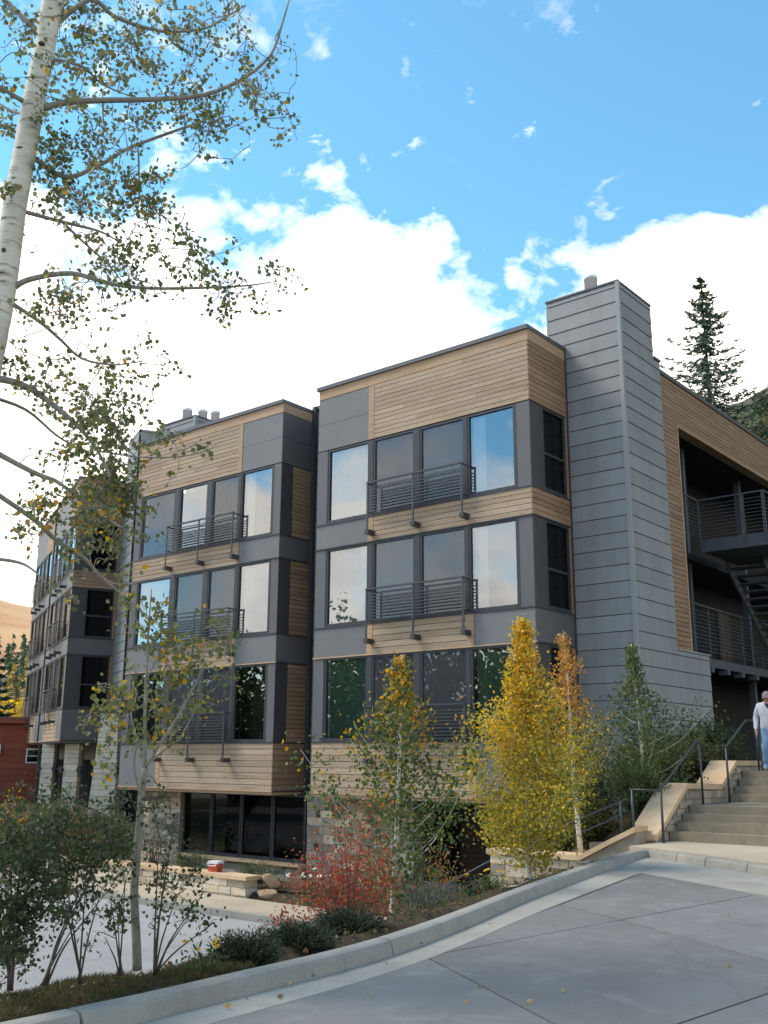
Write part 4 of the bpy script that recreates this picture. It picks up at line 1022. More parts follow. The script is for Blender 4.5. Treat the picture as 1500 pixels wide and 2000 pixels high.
def foliage(root, lines, mat_bark, clusters, size, palfn, seed, twig_r=.0035, twig_mat=None, per=9, leafmat='leaf', droop=.6, extra=None, sides=9, aspect=.86, spread=.09, bark_name='trunk'):
    """trunk and limbs from lines; twigs reach from the nearest limb into each cluster and carry the leaves"""
    rs = np.random.RandomState(seed)
    sm = [smooth_line(l, 4) for l in lines]
    tubes(bark_name, sm[:1], mat_bark, root, sides)
    if len(sm) > 1: tubes('limbs', sm[1:], mat_bark if twig_mat is None else twig_mat, root, 7)
    sk = np.array([q[:3] for l in sm for q in l]); tw, LP = [], []; n0 = len(sk)
    for c in clusters:
        x, y, z, r, n = c[:5]; c0 = np.array((x, y, z))
        for k in range(max(1, int(round(n/per)))):
            tgt = c0+rs.normal(size=3)*r*.60
            d = np.linalg.norm(sk-tgt, axis=1); cand = np.argsort(d)[3:9]; st = sk[cand[rs.randint(len(cand))]]; ll = np.linalg.norm(tgt-st)
            m1 = st+(tgt-st)*.33+rs.normal(size=3)*.13*ll+np.array((0, 0, .06*ll)); m2 = st+(tgt-st)*.68+rs.normal(size=3)*.13*ll+np.array((0, 0, .03*ll))
            ln = smooth_line([(*st, twig_r*1.3), (*m1, twig_r*1.1), (*m2, twig_r*.8), (*tgt, twig_r*.5)], 3); tw.append(ln)
            Lp = np.array([q[:3] for q in ln]); m = len(Lp); sk = np.vstack([sk, Lp[2:]])
            for i in range(per):
                t = .35+.65*rs.rand()**.7; f = t*(m-1); a = int(min(f, m-2)); p = Lp[a]+(Lp[a+1]-Lp[a])*(f-a)
                LP.append(p+rs.normal(size=3)*spread*(.5+.5*rs.rand()))
    if tw: 
        o = tubes('twigs', tw, twig_mat or mat_bark, root, 3); o['kind'] = 'stuff'
    LP = np.array(LP); n = len(LP)
    o = put('crown', leaf_mesh('crown', LP, size*(.7+.5*rs.rand(n)), palfn(LP, seed), leafmat, aspect, seed=seed+1, droop=droop), root); o['kind'] = 'stuff'
    return n

# generated branch layouts, metres
A_TRUNK = [(-7.672,3.886,-0.827,0.103),(-7.679,3.872,1.501,0.1066),(-7.657,3.915,2.584,0.106),(-7.634,3.96,3.273,0.1062),(-7.617,3.993,3.75,0.1056),(-7.608,4.01,4.238,0.1049),(-7.603,4.019,4.738,0.1018),(-7.586,4.051,5.258,0.0988),(-7.571,4.08,5.794,0.098),(-7.55,4.117,6.35,0.0925),(-7.536,4.144,6.919,0.094),(-7.52,4.172,7.624,0.0884),(-7.497,4.214,8.732,0.0758),(-7.477,4.25,10.169,0.0524),(-7.47,4.262,11.769,0.0245)]
A_BRANCH = [[(-7.539,4.138,5.748,0.0327),(-7.38,4.293,5.827,0.0296),(-7.166,4.525,5.881,0.0266),(-6.861,4.868,5.946,0.0235),(-6.533,5.2,6.032,0.0204),(-6.249,5.444,6.233,0.0172),(-6.049,5.573,6.464,0.0139),(-5.944,5.594,6.734,0.0106),(-5.855,5.597,6.973,0.0073)],[(-7.572,4.077,5.266,0.0253),(-7.487,4.399,5.158,0.0226),(-7.41,4.684,5.375,0.02),(-7.335,4.952,5.672,0.0172),(-7.187,5.305,5.965,0.0143),(-7.046,5.626,6.221,0.0111),(-6.986,5.832,6.426,0.0078)],[(-7.583,4.056,3.932,0.0288),(-7.437,4.145,4.017,0.0253),(-7.197,4.387,4.09,0.022),(-6.938,4.633,4.002,0.0185),(-6.67,4.868,3.97,0.015),(-6.336,5.16,3.984,0.0115),(-6.043,5.372,3.993,0.008),(-5.817,5.492,4.007,0.0044)],[(-7.582,4.058,3.812,0.0199),(-7.523,4.329,3.7,0.0171),(-7.499,4.528,3.592,0.0141),(-7.469,4.729,3.479,0.011),(-7.388,4.999,3.485,0.008),(-7.298,5.267,3.583,0.0048)],[(-7.638,3.952,3.11,0.0345),(-7.459,4.158,3.06,0.0294),(-7.3,4.314,2.931,0.0242),(-7.112,4.507,2.714,0.019),(-6.963,4.626,2.489,0.0137),(-6.848,4.69,2.261,0.0085)],[(-7.644,3.941,2.948,0.0172),(-7.627,4.323,2.915,0.014),(-7.633,4.642,2.766,0.0106),(-7.653,4.924,2.696,0.007)],[(-7.662,3.905,2.538,0.0254),(-7.37,4.275,2.305,0.0217),(-7.195,4.413,2.216,0.0178),(-7.036,4.515,2.08,0.0139),(-6.828,4.683,1.886,0.01),(-6.691,4.74,1.812,0.0062)],[(-7.674,3.881,2.248,0.0231),(-7.465,4.37,1.943,0.0207),(-7.395,4.583,1.773,0.018),(-7.321,4.793,1.666,0.0152),(-7.261,4.972,1.486,0.0124),(-7.173,5.184,1.327,0.0096),(-7.09,5.38,1.142,0.0067)],[(-7.677,3.877,1.564,0.0185),(-7.369,4.17,1.531,0.0144),(-7.174,4.241,1.456,0.0102),(-6.995,4.279,1.319,0.006)],[(-7.546,4.125,6.574,0.0239),(-7.458,4.479,7.102,0.0223),(-7.425,4.723,7.07,0.0201),(-7.372,4.987,7.094,0.0179),(-7.279,5.292,7.169,0.0156),(-7.144,5.637,7.362,0.0133),(-7.126,5.819,7.564,0.0108),(-7.035,6.083,7.881,0.0083)],[(-7.575,4.072,6.528,0.0285),(-7.749,3.956,6.74,0.0232),(-7.904,3.869,6.936,0.0177),(-8.078,3.735,7.171,0.0122)],[(-7.607,4.011,5.772,0.0233),(-7.527,3.728,5.731,0.0169),(-7.44,3.447,5.677,0.0109)],[(-7.589,4.045,4.694,0.0204),(-7.474,4.355,4.691,0.0173),(-7.425,4.534,4.702,0.014),(-7.358,4.735,4.705,0.0106),(-7.31,4.9,4.665,0.0071)],[(-7.408,4.368,4.663,0.0138),(-7.396,4.582,4.558,0.0109),(-7.338,4.858,4.396,0.0079),(-7.336,5.039,4.26,0.0048)],[(-7.561,4.098,6.288,0.0166),(-7.552,4.518,6.427,0.0131),(-7.616,4.795,6.422,0.0092),(-7.618,5.158,6.485,0.0052)],[(-7.163,4.759,2.561,0.0088),(-6.919,4.981,2.512,0.0074),(-6.692,5.159,2.507,0.006),(-6.474,5.313,2.539,0.0047),(-6.322,5.378,2.603,0.0033)],[(-7.195,4.711,1.637,0.0107),(-7.129,4.987,1.429,0.0087),(-7.037,5.284,1.496,0.0066),(-6.984,5.517,1.555,0.0045)],[(-7.564,4.091,5.638,0.014),(-7.882,4.025,5.825,0.0107),(-8.189,3.968,6.072,0.0073)],[(-7.271,4.592,5.968,0.0096),(-6.995,4.467,5.485,0.0069),(-6.666,4.423,5.115,0.0044)],[(-6.729,5.355,6.213,0.0099),(-6.536,5.277,5.829,0.0072),(-6.401,5.125,5.42,0.0047)],[(-7.076,4.888,5.53,0.0096),(-7.261,5.06,5.256,0.0073),(-7.467,5.202,5.125,0.005)]]
A_CLUST = [(-7.519,4.518,6.811,0.3708,230),(-7.723,4.501,6.616,0.2987,120),(-7.378,5.177,7.159,0.3636,80),(-7.24,5.707,7.552,0.3241,60),(-6.811,5.785,6.946,0.3132,80),(-6.859,6.119,6.864,0.2676,70),(-5.857,5.361,5.651,0.1839,50),(-6.592,5.448,5.893,0.2936,100),(-7.368,5.544,6.469,0.3672,110),(-7.232,5.028,6.005,0.297,80),(-7.752,4.883,6.508,0.3584,90),(-7.017,3.963,5.727,0.1776,40),(-7.443,4.221,5.338,0.2545,90),(-6.999,4.359,5.222,0.2714,70),(-7.455,4.408,5.124,0.2805,130),(-7.575,4.285,5.007,0.1861,50),(-6.701,4.218,4.49,0.2572,70),(-6.71,4.719,4.878,0.2264,100),(-6.722,4.854,4.692,0.2052,70),(-7.656,5.07,4.915,0.3477,80),(-7.419,5.046,4.553,0.2177,100),(-6.363,5.05,4.251,0.1787,50),(-6.993,5.691,4.46,0.2222,50),(-6.076,5.348,3.888,0.2223,45),(-6.341,6.051,4.42,0.1362,28),(-6.715,4.49,3.805,0.2155,50),(-6.857,3.929,3.544,0.1849,70),(-7.797,4.73,4.077,0.1912,45),(-7.137,4.024,3.39,0.1686,15),(-6.294,5.259,3.678,0.1337,16),(-7.658,5.233,3.692,0.1952,40),(-7.427,5.296,3.703,0.1933,35),(-7.139,4.244,3.099,0.2132,60),(-7.864,4.864,3.119,0.2367,80),(-7.228,4.761,3.043,0.2242,110),(-7.332,4.955,2.88,0.2514,130),(-6.89,4.422,2.556,0.1675,70),(-7.577,5.248,2.811,0.1901,80),(-7.375,4.923,2.359,0.1893,180),(-7.566,5.328,2.432,0.1798,150),(-7.523,5.211,2.111,0.2317,220),(-6.949,4.573,1.862,0.1588,100),(-7.258,4.24,1.973,0.1249,25),(-6.996,4.145,1.997,0.1214,35),(-6.912,4.23,1.751,0.1408,30),(-6.93,3.979,1.708,0.0982,22),(-6.623,5.038,2.66,0.1088,18),(-6.731,5.582,2.654,0.0918,10),(-6.258,4.829,2.273,0.1027,10),(-7.473,4.74,1.698,0.1317,25),(-7.016,4.57,1.319,0.1033,16),(-7.454,3.727,6.272,0.1822,40),(-8.059,4.109,5.759,0.1449,45),(-7.647,3.876,5.926,0.1389,20),(-7.408,3.836,4.726,0.0879,20),(-7.556,4.051,3.282,0.0869,12),(-7.025,5.443,6.725,0.2565,60),(-6.645,4.418,5.974,0.2263,50),(-7.568,5.345,6.872,0.2642,50)]
M_STEM = [[(-6.142,4.726,-1.443,0.0465),(-6.155,4.71,-1.225,0.0432),(-6.175,4.683,-0.919,0.0418),(-6.171,4.688,-0.573,0.0386),(-6.169,4.691,-0.29,0.0353),(-6.162,4.701,-0.074,0.0318)],[(-6.162,4.701,-0.074,0.0224),(-6.192,4.702,0.219,0.0189),(-6.219,4.707,0.596,0.0153),(-6.243,4.718,0.945,0.0097),(-6.261,4.736,1.264,0.0058)],[(-6.162,4.701,-0.074,0.0168),(-6.047,4.746,0.108,0.0151),(-5.925,4.799,0.309,0.0133),(-5.814,4.837,0.511,0.0096),(-5.719,4.852,0.693,0.0058)],[(-6.16,4.703,-0.056,0.0131),(-6.15,4.878,0.066,0.0113),(-6.167,5.017,0.151,0.0095),(-6.171,5.169,0.387,0.0057)],[(-6.164,4.697,-0.056,0.0131),(-6.274,4.69,0.146,0.0113),(-6.37,4.701,0.335,0.0094),(-6.432,4.756,0.57,0.0057)],[(-6.169,4.691,-0.29,0.0111),(-6.087,4.55,-0.073,0.0093),(-5.961,4.468,0.103,0.0056)],[(-6.178,4.679,0.554,0.0076),(-6.012,4.649,0.731,0.0058),(-5.807,4.667,0.832,0.0039)],[(-6.18,4.676,0.859,0.0077),(-6.335,4.635,1.061,0.0058),(-6.478,4.608,1.229,0.0039)],[(-6.171,4.688,-0.573,0.011),(-6.23,4.857,-0.405,0.0074),(-6.282,5.034,-0.302,0.0056)]]
M_CLUST = [(-5.895,4.5,0.896,0.1353,36),(-6.226,4.903,0.883,0.1547,36),(-6.431,4.743,0.725,0.1337,28),(-5.73,4.703,0.756,0.155,32),(-6.023,5.192,0.895,0.1756,30),(-5.736,5.071,0.864,0.1173,16),(-6.114,4.851,0.372,0.1334,30),(-5.924,4.446,0.421,0.1519,40),(-6.011,4.372,0.243,0.1316,36),(-6.146,4.345,0.423,0.1319,26),(-6.626,4.604,0.318,0.1049,26),(-6.08,4.455,1.056,0.116,20),(-6.161,4.992,0.65,0.154,36),(-6.135,5.213,0.427,0.1728,28),(-6.003,5.377,0.609,0.0969,10),(-6.082,4.625,1.154,0.1167,16),(-6.205,4.472,1.301,0.1166,14),(-6.169,4.719,0.182,0.1509,22),(-6.167,5.006,0.151,0.1517,20),(-6.058,4.38,0.032,0.1306,22),(-6.214,4.917,0.57,0.1341,30)]
SHRUBS = [([[(-5.883,3.606,-1.365,0.0138),(-5.957,3.598,-1.094,0.0112),(-6.023,3.603,-0.86,0.0077),(-6.09,3.608,-0.634,0.0039)],[(-5.881,3.608,-1.365,0.0138),(-5.813,3.542,-1.028,0.0112),(-5.732,3.497,-0.745,0.0078),(-5.651,3.453,-0.48,0.004)],[(-5.892,3.59,-1.364,0.0138),(-5.807,3.573,-1.009,0.0112),(-5.718,3.562,-0.708,0.0078),(-5.627,3.552,-0.425,0.004)],[(-5.882,3.608,-1.365,0.0138),(-5.938,3.558,-1.109,0.0111),(-5.987,3.519,-0.891,0.0077),(-6.036,3.479,-0.682,0.0039)],[(-5.882,3.608,-1.365,0.0138),(-5.855,3.59,-1.104,0.0112),(-5.815,3.594,-0.883,0.0078),(-5.774,3.599,-0.673,0.004)],[(-5.893,3.59,-1.364,0.0138),(-5.911,3.577,-0.998,0.0112),(-5.93,3.563,-0.682,0.0078),(-5.948,3.551,-0.379,0.004)]],[(-5.8,3.495,-0.841,0.1408,120),(-5.662,3.534,-0.718,0.1422,120),(-5.653,3.416,-0.593,0.158,140),(-5.723,3.394,-0.937,0.1088,90),(-5.941,3.763,-0.573,0.1276,110),(-6.176,3.793,-0.525,0.1432,110),(-5.683,3.478,-1.027,0.0934,90),(-5.536,3.563,-0.768,0.095,70),(-6.227,3.695,-1.202,0.0864,80),(-5.884,3.648,-1.185,0.0683,50),(-5.771,3.661,-0.971,0.0879,60),(-5.786,3.41,-0.426,0.1426,90)]),([[(-5.868,4.085,-1.392,0.0114),(-5.914,4.052,-1.163,0.0092),(-5.954,4.027,-0.968,0.0063),(-5.993,4.002,-0.781,0.0041)],[(-5.877,4.072,-1.392,0.0114),(-5.871,4.066,-1.137,0.0092),(-5.863,4.061,-0.919,0.0064),(-5.855,4.057,-0.713,0.0042)],[(-5.866,4.088,-1.393,0.0114),(-5.837,3.973,-1.111,0.0092),(-5.8,3.869,-0.874,0.0063),(-5.762,3.766,-0.654,0.0041)],[(-5.875,4.075,-1.392,0.0114),(-5.784,4.043,-1.159,0.0092),(-5.687,4.018,-0.963,0.0064),(-5.589,3.994,-0.78,0.0042)]],[(-6.149,4.094,-0.671,0.1495,130),(-5.795,3.73,-0.441,0.1498,110),(-6.036,4.128,-0.569,0.1505,120),(-6.223,4.122,-0.873,0.1154,90),(-6.03,4.009,-1.004,0.0984,60),(-6.257,3.86,-0.338,0.1329,60),(-5.716,3.82,-0.38,0.1342,90)]),([[(-5.877,3.803,-1.366,0.0126),(-5.833,3.846,-1.228,0.0102),(-5.789,3.889,-1.11,0.007),(-5.744,3.932,-0.998,0.004)],[(-5.874,3.808,-1.366,0.0126),(-5.886,3.914,-1.118,0.0102),(-5.889,4.033,-0.902,0.0071),(-5.888,4.156,-0.69,0.0041)],[(-5.86,3.829,-1.367,0.0126),(-5.809,3.89,-1.163,0.0102),(-5.733,3.984,-0.99,0.0071),(-5.653,4.081,-0.823,0.0041)],[(-5.86,3.828,-1.367,0.0126),(-5.901,3.895,-1.163,0.0102),(-5.923,3.989,-0.987,0.0071),(-5.942,4.086,-0.816,0.0041)],[(-5.87,3.814,-1.366,0.0126),(-5.809,3.89,-1.05,0.0103),(-5.73,3.988,-0.777,0.0072),(-5.647,4.089,-0.514,0.0041)]],[(-5.851,4.127,-0.654,0.1311,120),(-5.738,3.984,-0.791,0.1301,80),(-5.551,4.019,-0.505,0.1321,110),(-5.657,4.007,-0.385,0.1158,60),(-5.607,3.763,-0.937,0.0804,25),(-5.654,3.98,-0.965,0.0809,30),(-5.929,4.33,-0.738,0.0985,60)]),([[(-5.887,4.401,-1.396,0.0101),(-5.983,4.426,-1.225,0.0081),(-6.077,4.453,-1.077,0.0056),(-6.172,4.479,-0.934,0.0043)],[(-5.893,4.392,-1.395,0.0101),(-5.911,4.369,-1.305,0.0081),(-5.934,4.336,-1.228,0.0056),(-5.957,4.305,-1.156,0.0042)],[(-5.895,4.39,-1.395,0.0101),(-5.827,4.344,-1.161,0.0082),(-5.761,4.294,-0.963,0.0057),(-5.696,4.245,-0.779,0.0043)],[(-5.881,4.409,-1.396,0.0101),(-5.943,4.419,-1.268,0.0081),(-5.997,4.442,-1.159,0.0056),(-6.05,4.465,-1.054,0.0043)]],[(-5.846,4.293,-1.017,0.0956,50),(-6.053,4.512,-1.093,0.0752,50),(-6.103,4.432,-0.957,0.0855,40),(-6.022,4.448,-0.586,0.1215,60),(-6.098,4.306,-1.203,0.0676,16),(-6.101,4.416,-0.281,0.105,40)]),([[(-5.871,4.667,-1.432,0.0121),(-5.833,4.671,-1.239,0.0098),(-5.784,4.688,-1.074,0.0068),(-5.734,4.706,-0.919,0.0044)],[(-5.877,4.66,-1.432,0.0121),(-5.838,4.639,-1.198,0.0098),(-5.795,4.621,-0.999,0.0068),(-5.753,4.604,-0.812,0.0044)],[(-5.871,4.667,-1.432,0.0121),(-5.879,4.744,-1.303,0.0098),(-5.871,4.839,-1.192,0.0068),(-5.861,4.935,-1.086,0.0044)],[(-5.865,4.675,-1.433,0.0121),(-5.787,4.705,-1.225,0.0098),(-5.685,4.764,-1.05,0.0068),(-5.581,4.823,-0.884,0.0045)],[(-5.874,4.663,-1.432,0.0121),(-5.827,4.769,-1.312,0.0098),(-5.76,4.896,-1.21,0.0068),(-5.69,5.023,-1.113,0.0044)],[(-5.875,4.662,-1.432,0.0121),(-5.805,4.593,-1.103,0.0098),(-5.731,4.53,-0.826,0.0068),(-5.656,4.467,-0.567,0.0045)],[(-5.872,4.666,-1.432,0.0121),(-5.825,4.644,-1.049,0.0098),(-5.768,4.636,-0.722,0.0069),(-5.71,4.629,-0.411,0.0045)]],[(-5.786,4.731,-0.992,0.106,60),(-6.027,4.827,-0.886,0.1063,50),(-5.79,4.928,-0.842,0.0999,45),(-5.886,4.977,-1.059,0.0779,45),(-5.797,4.589,-0.715,0.0889,40),(-5.697,5.031,-1.131,0.0567,16),(-6.021,4.746,-1.082,0.0702,30),(-6.015,4.855,-0.468,0.1078,45),(-5.833,4.545,-0.345,0.1258,55),(-6.196,4.639,-0.29,0.1076,40),(-5.994,4.926,-0.718,0.0893,30),(-5.779,4.985,-0.777,0.0573,14)])]


random.seed(2)
# ---- the big aspen in the left foreground
def pal_big(P, s):
    n = len(P); T = tones(n, GRN+[(.14, .125, .035)], s, [.25, .27, .22, .18, .08]); rs = np.random.RandomState(s+9)
    zz = np.sin(P[:, 0]*3.1+1)*np.sin(P[:, 2]*2.3)*.5+.5
    k = rs.rand(n) < .05+.13*(zz > .72); T[k] = tones(k.sum(), [(.42, .23, .035), (.34, .20, .05), (.45, .29, .05)], s+3); return T
t = empty('aspen_tree', A_TRUNK[0][:3], 'tall white-barked aspen at the left edge with long leafy branches over the sky', 'tree')
foliage(t, [A_TRUNK]+A_BRANCH, 'bark_aspen', [c[:3]+(c[3]*1.22, c[4]*2.2) for c in A_CLUST], .047, pal_big, 21, .0042, 'bark_limb', 8, sides=16, spread=.055)
# knots and a broken stub on its trunk
for i, (k, a) in enumerate(((5, .4), (7, 2.2), (8, -.4), (9, .9), (10, 1.9))):
    p = A_TRUNK[k]; blob('knot', (p[0]+p[3]*.8*math.cos(a-1.2), p[1]-p[3]*.75, p[2]), (.035, .03, .022), 'bark_dark', t, i, .4, 2)
# ---- multi-stemmed young aspen on the strip
def pal_multi(P, s): return tones(len(P), GRN+YEL+[(.22, .20, .05), (.16, .16, .045)], s, [.13, .14, .13, .12, .05, .05, .02, .18, .18])
t = empty('aspen_tree', M_STEM[0][0][:3], 'slender forked aspen with sparse yellow green leaves behind the kerb', 'tree')
M_STEM = [[(a, b, c, r*.72) for a, b, c, r in l] for l in M_STEM]
foliage(t, M_STEM, 'bark_sapling', [c[:4]+(c[4]*2.2,) for c in M_CLUST], .042, pal_multi, 31, .003, 'bark_sapling', 7, sides=12, spread=.06)
# ---- leafy shrubs on the strip
SHL = ['dark green shrub at the far left edge behind the kerb', 'dark green shrub second from the left edge behind the kerb', 'leaning dark-stemmed shrub third from the left edge', 'small shrub with brownish leaf clumps just left of the forked aspen trunk', 'open shrub with arching stems just right of the forked aspen trunk']
def pal_shrub(P, s): return tones(len(P), [(.036, .058, .026), (.050, .078, .032), (.068, .095, .042), (.10, .11, .05), (.13, .095, .05)], s, [.28, .3, .22, .14, .06])
for i, ((st, cl), lab) in enumerate(zip(SHRUBS, SHL)):
    st = [[(a, b, c, r*.62) for a, b, c, r in l] for l in st]
    t = empty('shrub', st[0][0][:3], lab, 'shrub', 'shrubs on the kerb strip')
    foliage(t, st, 'bark_dark', [c[:4]+(c[4]*(2.5, 2.2, 1.2, 1.0, 1.1)[i],) for c in cl], .030, pal_shrub, 40+i, .0028, None, 7, sides=6, spread=.06, bark_name='stem')

# ---- upright young aspens
def upright_aspen(label, base, top, rprof, nbr, per, size, palfn, seed, tr=.05, clear=.18, rise=1.5, group='young aspens by the building'):
    rs = np.random.RandomState(seed); b = np.array(base); tp = np.array(top); Hh = np.linalg.norm(tp-b)
    t = empty('aspen_tree', base, label, 'tree', group)
    nbr = int(nbr*.62); per = int(per*1.75)
    lines = [[(*(b+(tp-b)*k/6+np.array((math.sin(k*1.3+seed)*.03, math.cos(k*1.7+seed)*.03, 0))*(0 < k < 6)), tr*(1-.85*k/6)+.004) for k in range(7)]]
    LP = []; tw = []
    for i in range(nbr):
        f = clear+(1-clear)*(i+.5)/nbr; az = i*2.399+rs.uniform(-.4, .4); R_ = rprof(f)*rs.uniform(.5, 1.35)*(1+.22*math.sin(2*az+f*9+seed))
        s = b+(tp-b)*(f-.02); d = np.array((math.cos(az), math.sin(az), 0.))
        up_ = R_*rise*rs.uniform(.6, 1.1)
        e = s+d*R_+np.array((0, 0, up_)); e[2] = min(e[2], tp[2]+.05)
        m = s+d*R_*.55+np.array((0, 0, up_*.38))
        ln = smooth_line([(*s, tr*.16*(1-f)+.0035), (*m, tr*.10*(1-f)+.0025), (*e, .0015)], 4); tw.append(ln)
        Lp = np.array([q[:3] for q in ln]); mm = len(Lp)
        nl = int(per*(.35+R_/max(rprof(.35), .05)))
        for k in range(nl):
            g = .12+.88*rs.rand()**.8; q = g*(mm-1); a = int(min(q, mm-2)); p = Lp[a]+(Lp[a+1]-Lp[a])*(q-a)
            LP.append(p+rs.normal(size=3)*(.05+.10*R_))
    tubes('trunk', lines, 'bark_aspen', t, 10)
    o = tubes('limbs', tw, 'bark_aspen', t, 4); o['kind'] = 'stuff'
    LP = np.array(LP); n = len(LP)
    o = put('crown', leaf_mesh('crown', LP, size*(.5+.8*rs.rand(n)), palfn(LP, seed, b[2], tp[2]), 'leaf', seed=seed, droop=.5), t); o['kind'] = 'stuff'
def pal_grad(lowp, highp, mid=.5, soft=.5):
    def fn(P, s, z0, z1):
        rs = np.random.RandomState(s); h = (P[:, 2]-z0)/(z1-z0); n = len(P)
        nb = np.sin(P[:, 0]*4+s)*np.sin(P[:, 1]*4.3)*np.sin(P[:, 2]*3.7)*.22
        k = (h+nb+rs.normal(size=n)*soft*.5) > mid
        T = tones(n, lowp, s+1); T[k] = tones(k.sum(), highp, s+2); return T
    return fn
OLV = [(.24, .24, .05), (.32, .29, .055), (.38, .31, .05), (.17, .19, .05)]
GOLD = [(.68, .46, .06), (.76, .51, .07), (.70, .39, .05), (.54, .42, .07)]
ORG = [(.60, .30, .08), (.52, .26, .09), (.66, .38, .09), (.38, .21, .08)]
GR2 = [(.075, .12, .042), (.10, .145, .05), (.14, .17, .06), (.06, .095, .04)]
def prof(p): return lambda f: interp(f, p)
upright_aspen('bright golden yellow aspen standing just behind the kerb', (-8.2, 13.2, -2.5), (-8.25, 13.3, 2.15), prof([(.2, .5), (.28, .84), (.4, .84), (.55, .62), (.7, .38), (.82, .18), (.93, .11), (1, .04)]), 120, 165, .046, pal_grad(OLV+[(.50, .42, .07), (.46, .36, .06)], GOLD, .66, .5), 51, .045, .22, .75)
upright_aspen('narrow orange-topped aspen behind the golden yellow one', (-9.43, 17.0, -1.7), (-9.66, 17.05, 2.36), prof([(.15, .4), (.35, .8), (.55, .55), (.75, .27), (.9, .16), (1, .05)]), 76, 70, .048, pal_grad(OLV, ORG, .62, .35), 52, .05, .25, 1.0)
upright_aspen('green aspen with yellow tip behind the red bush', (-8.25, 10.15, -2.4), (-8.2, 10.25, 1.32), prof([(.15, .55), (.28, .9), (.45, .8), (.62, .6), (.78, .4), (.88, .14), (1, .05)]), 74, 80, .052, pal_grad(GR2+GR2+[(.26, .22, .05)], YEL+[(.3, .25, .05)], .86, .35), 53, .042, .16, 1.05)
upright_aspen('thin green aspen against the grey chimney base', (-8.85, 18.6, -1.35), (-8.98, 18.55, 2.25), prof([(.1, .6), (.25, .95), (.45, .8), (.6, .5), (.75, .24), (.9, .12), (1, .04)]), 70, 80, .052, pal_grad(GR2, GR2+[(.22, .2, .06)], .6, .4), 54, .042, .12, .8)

# ---- bushes
def bush(name, label, c, r, h, stems, per, size, pal, seed, group=None, w=None, aspect=.6, mat_b='bark_brown', cat='bush', droop=.2, up=1.0, leafmat='leaf', spread=.05, along=None):
    rs = np.random.RandomState(seed); c = np.array(c, float); t = empty(name, tuple(c), label, cat, group); tw, LP, DR = [], [], []
    for i in range(stems):
        az = rs.uniform(0, 2*math.pi); q = math.sqrt(rs.rand()); hh = h*rs.uniform(.42, 1.12)*(1-.30*q*q)
        e = c+np.array((math.cos(az)*r*q, math.sin(az)*r*q, hh)); m = c+np.array((math.cos(az)*r*q*.45, math.sin(az)*r*q*.45, hh*.6*up))
        s = c+np.array((rs.normal()*.05, rs.normal()*.05, -.05))
        ln = smooth_line([(*s, .008+.006*h), (*m, .006), (*e, .002)], 4); tw.append(ln); Lp = np.array([v[:3] for v in ln]); mm = len(Lp)
        for k in range(per):
            g = .22+.78*rs.rand()**.75; f = g*(mm-1); a = int(min(f, mm-2)); p = Lp[a]+(Lp[a+1]-Lp[a])*(f-a); LP.append(p+rs.normal(size=3)*spread*(1+h*.6)); DR.append(Lp[a+1]-Lp[a])
    o = tubes('stems', tw, mat_b, t, 4); o['kind'] = 'stuff'
    LP = np.array(LP); n = len(LP); DR = np.array(DR); DR /= np.linalg.norm(DR, axis=1)[:, None]
    o = put('foliage', leaf_mesh('foliage', LP, size*(.65+.6*rs.rand(n)), tones(n, pal, seed, w), leafmat, aspect, dirs=(DR if along else None), seed=seed, droop=droop), t); o['kind'] = 'stuff'
    return t
RED = [(.36, .06, .05), (.42, .11, .07), (.28, .07, .055), (.42, .19, .07), (.16, .14, .055)]
RUST = [(.30, .14, .05), (.22, .12, .05), (.38, .20, .06), (.14, .12, .04)]
DKG = [(.030, .055, .022), (.045, .075, .028), (.06, .09, .034), (.08, .105, .04)]
MID = [(.06, .105, .03), (.08, .13, .04), (.10, .14, .05), (.12, .14, .05)]
SAGE = [(.13, .16, .12), (.16, .19, .14), (.10, .13, .09)]
bush('bush', 'tall bright red autumn bush behind the kerb', (-7.55, 8.55, -2.15), .74, 1.7, 40, 78, .044, RED, 61, w=[.24, .24, .18, .18, .16], aspect=.5)
bush('bush', 'small low red spray at the foot of the red bush', (-7.25, 7.25, -1.95), .30, .52, 14, 26, .055, RED[:3], 62, aspect=.45)
bush('bush', 'rust and orange leaved bush right of the green aspen', (-8.55, 11.35, -2.5), .62, 1.35, 34, 34, .05, RUST, 63, aspect=.55)
bush('bush', 'grey green sage clump right of the red bush', (-7.45, 9.75, -2.0), .45, .62, 30, 40, .06, SAGE, 64, aspect=.25, along=True)
bush('bush', 'grey green feathery clump under the rust bush', (-7.9, 10.9, -2.1), .45, .6, 26, 36, .06, SAGE, 65, aspect=.25, along=True)
JUN = [(.020, .034, .020), (.028, .045, .024), (.04, .058, .028)]
for i, (x, y, z, r, lab) in enumerate(((-5.92, 5.55, -1.52, .27, 'dark green juniper leftmost of three at the kerb'), (-6.05, 6.25, -1.52, .30, 'dark green juniper in the middle of three at the kerb'), (-6.3, 7.15, -1.54, .32, 'dark green juniper rightmost of three at the kerb'))):
    bush('juniper', lab, (x, y, z), r,   .22, 110, 90, .032, JUN, 70+i, 'junipers at the kerb', aspect=.28, cat='juniper', along=True, up=.7, leafmat='needle', spread=.035)
